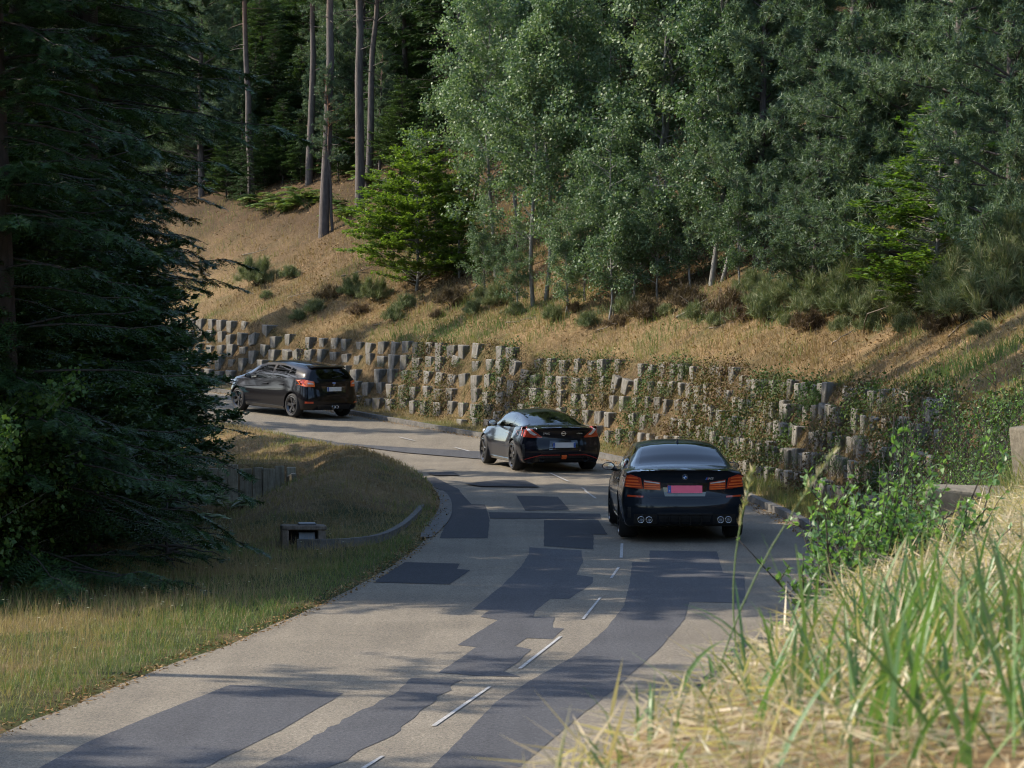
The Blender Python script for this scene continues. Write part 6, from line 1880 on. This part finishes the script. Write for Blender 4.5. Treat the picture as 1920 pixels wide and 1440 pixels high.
SHRUB = [leafy_shrub(71, .42, 30), leafy_shrub(72, .36, 26), leafy_shrub(73, .5, 20, .03)]
for px, y, k, s, lb in [(1635, 9.5, 0, 1.0, 'fresh green leafy shrub at the bank edge, largest of the clump'), (1578, 9.0, 1, .8, 'leafy shrub shoots hanging over the road edge'),
                        (1690, 9.7, 2, 1.1, 'leafy shrub with the tallest upright shoots'), (1668, 9.0, 1, .9, 'low leafy shrub in front of the tallest shoots'), (1720, 10.5, 1, .8, 'leafy shrub shoots beside the half-buried block')]:
    x = (px - 960) / FPX * y
    put_xy('leafy_shrub', SHRUB[k], x, y, s, lb, 'shrub', 'leafy shrub clump on the near bank')
WEED = [leafy_shrub(74, .55, 50, .02, 'shrub_leaf', .6), leafy_shrub(75, .6, 50, .022, 'oak_leaf', .7)]
for px, y, k, s, lb in [(1845, 21, 0, 1.3, 'bushy green weeds spilling over the wall top near the right edge'), (1895, 24, 1, 1.6, 'bushy green shrub above the wall at the right edge'), (1800, 22, 1, 1.0, 'green weeds hanging over the near end of the wall'),
                        (1860, 17.5, 0, .9, 'green weeds left of the upright broken block'), (1760, 27, 1, 1.1, 'weeds growing on the wall beyond the half-buried block'), (1910, 30, 0, 1.8, 'tall weeds at the right edge below the broom'), (1815, 25, 0, 1.5, 'bright weeds on the slope left of the right-edge shrub'), (1880, 19, 1, 1.1, 'low weeds just above the small stone'), (1840, 28, 1, 1.6, 'weeds higher on the slope behind the right-edge shrub')]:
    x = (px - 960) / FPX * y
    put_xy('weed_bush', WEED[k], x, y, s, lb, 'shrub', 'green weeds over the near end of the wall')

for n_, (px, py, k, sc) in enumerate(sorted([(1475, 800, 1, .7), (1530, 770, 0, .8), (1560, 830, 1, .8), (1605, 790, 0, .9), (1650, 840, 1, .85), (1690, 790, 1, .9), (1580, 890, 0, .8), (1640, 900, 1, .8), (1720, 850, 0, .9), (1500, 880, 1, .6), (1090, 740, 1, .6), (1010, 720, 0, .6), (930, 700, 1, .55), (1180, 770, 0, .65), (860, 690, 0, .5), (1250, 745, 1, .6), (715, 690, 1, .45)])):
    put('weed_bush', WEED[k], px, py, sc, 'green weed clump rooted between the wall blocks, %s from the left' % ordinal(n_ + 1), 'plant', 'weeds rooted in the block wall')

# half-buried broken blocks
M['near_block'] = concrete_mat('rough_concrete', (.09, .078, .056), (.2, .175, .13), 22, (.09, .08, .05), False)
def near_block(name, px, py, y, dims, rz, tilt, label, seed):
    x = (px - 960) / FPX * y; z = CAM.z - (py - HORIZON) / FPX * y
    me = bevelled(name, dims, .014, M['near_block'], 2, .97, .012, seed)
    o = link(name, me, None, label, 'block', 'broken blocks on the near bank', None, (x, y, z - dims[2]))
    o.rotation_euler = (tilt[0], tilt[1], rz)
near_block('concrete_block', 1812, 916, 15.4, (.40, .4, .30), math.radians(-12), (.02, .05), 'rough concrete block half-buried at the edge of the near bank', 91)
near_block('concrete_block', 1896, 942, 15.5, (.32, .25, .2), math.radians(-10), (.05, .02), 'low concrete slab sticking out right of the half-buried block', 92)
near_block('concrete_block', 1950, 796, 16.5, (.2, .22, .42), math.radians(15), (.03, -.08), 'upright pale broken concrete slab at the right edge of the picture', 93)
bm = bmesh.new(); bmesh.ops.create_icosphere(bm, subdivisions=3, radius=1)
for v in bm.verts:
    n_ = noise.noise(v.co * 1.3 + Vector((3, 1, 7))) * .35 + noise.noise(v.co * 4) * .1
    v.co = v.co * (1 + n_); v.co = Vector((max(-.8, min(.85, v.co.x)) * .11, max(-.8, min(.8, v.co.y)) * .09, max(-.6, min(.6, v.co.z)) * .06))
sm_ = bpy.data.meshes.new('stone'); bm.to_mesh(sm_); bm.free(); sm_.materials.append(M['near_block'])
link('stone', sm_, None, 'small rough grey stone lying above the half-buried block', 'stone', 'broken blocks on the near bank', None, (2.6, 16.3, drop(2.6, 16.3) + .03), .6)

# fallen branches and dead sticks on the bank
def fallen(px0, py0, px1, py1, r, label, lift=.12):
    a, b = cast(px0, py0), cast(px1, py1)
    if a is None or b is None: return
    if (b - a).length > 4: b = a + (b - a).normalized() * 2.0
    e = link('fallen_branch', None, None, label, 'branch', 'dead branches on the bank', None, tuple(a))
    v = np.array(b - a); v[2] += lift
    g1 = Geo(); P = stem_path(rng, np.array([0, 0, .04]), v, 6, .16); tube(g1, P, np.linspace(r, r * .4, 6), 6)
    link('limb', g1.mesh('fallen_limb', M['twig'], True), e)
    g2 = Geo(); tube(g2, branch(rng, P[3], rng.uniform(0, 6.28), .6, .5, 5, 0, .15), np.linspace(r * .5, r * .15, 5), 4)
    link('twig', g2.mesh('fallen_twig', M['twig'], True), e)
fallen(1268, 598, 1330, 572, .035, 'pale dead branch lying across the bank below the aspens')
fallen(1170, 598, 1225, 582, .03, 'fallen grey stem beside the twin-stemmed aspen')
fallen(880, 548, 935, 520, .03, 'thin dead branch poking out right of the bright beech')
fallen(1620, 628, 1790, 560, .012, 'long dry twig leaning on the bank below the broom', .3)
fallen(1778, 636, 1790, 588, .02, 'pale crooked stem at the foot of the arching broom', .5)

#print('tris', sum(sum(len(p.vertices) - 2 for p in m_.polygons) for m_ in bpy.data.meshes if m_.users))

twigs = sorted([(455, 480, 500, 470), (560, 505, 600, 492), (640, 520, 690, 512), (540, 560, 590, 548), (700, 612, 760, 600), (860, 612, 905, 600), (950, 610, 1000, 602), (1120, 622, 1165, 612), (1330, 618, 1385, 604), (1440, 640, 1500, 622), (1560, 650, 1610, 630), (1700, 640, 1760, 615), (480, 430, 520, 424), (650, 470, 700, 455), (1085, 600, 1110, 575), (1240, 612, 1275, 600)])
twigs = twigs[::2]
for n_, (a, b, c_, d) in enumerate(twigs):
    fallen(a, b, c_, d, rng.uniform(.012, .024), 'thin dead twig lying on the bank, %s from the left' % ordinal(n_ + 1), rng.uniform(.02, .2))
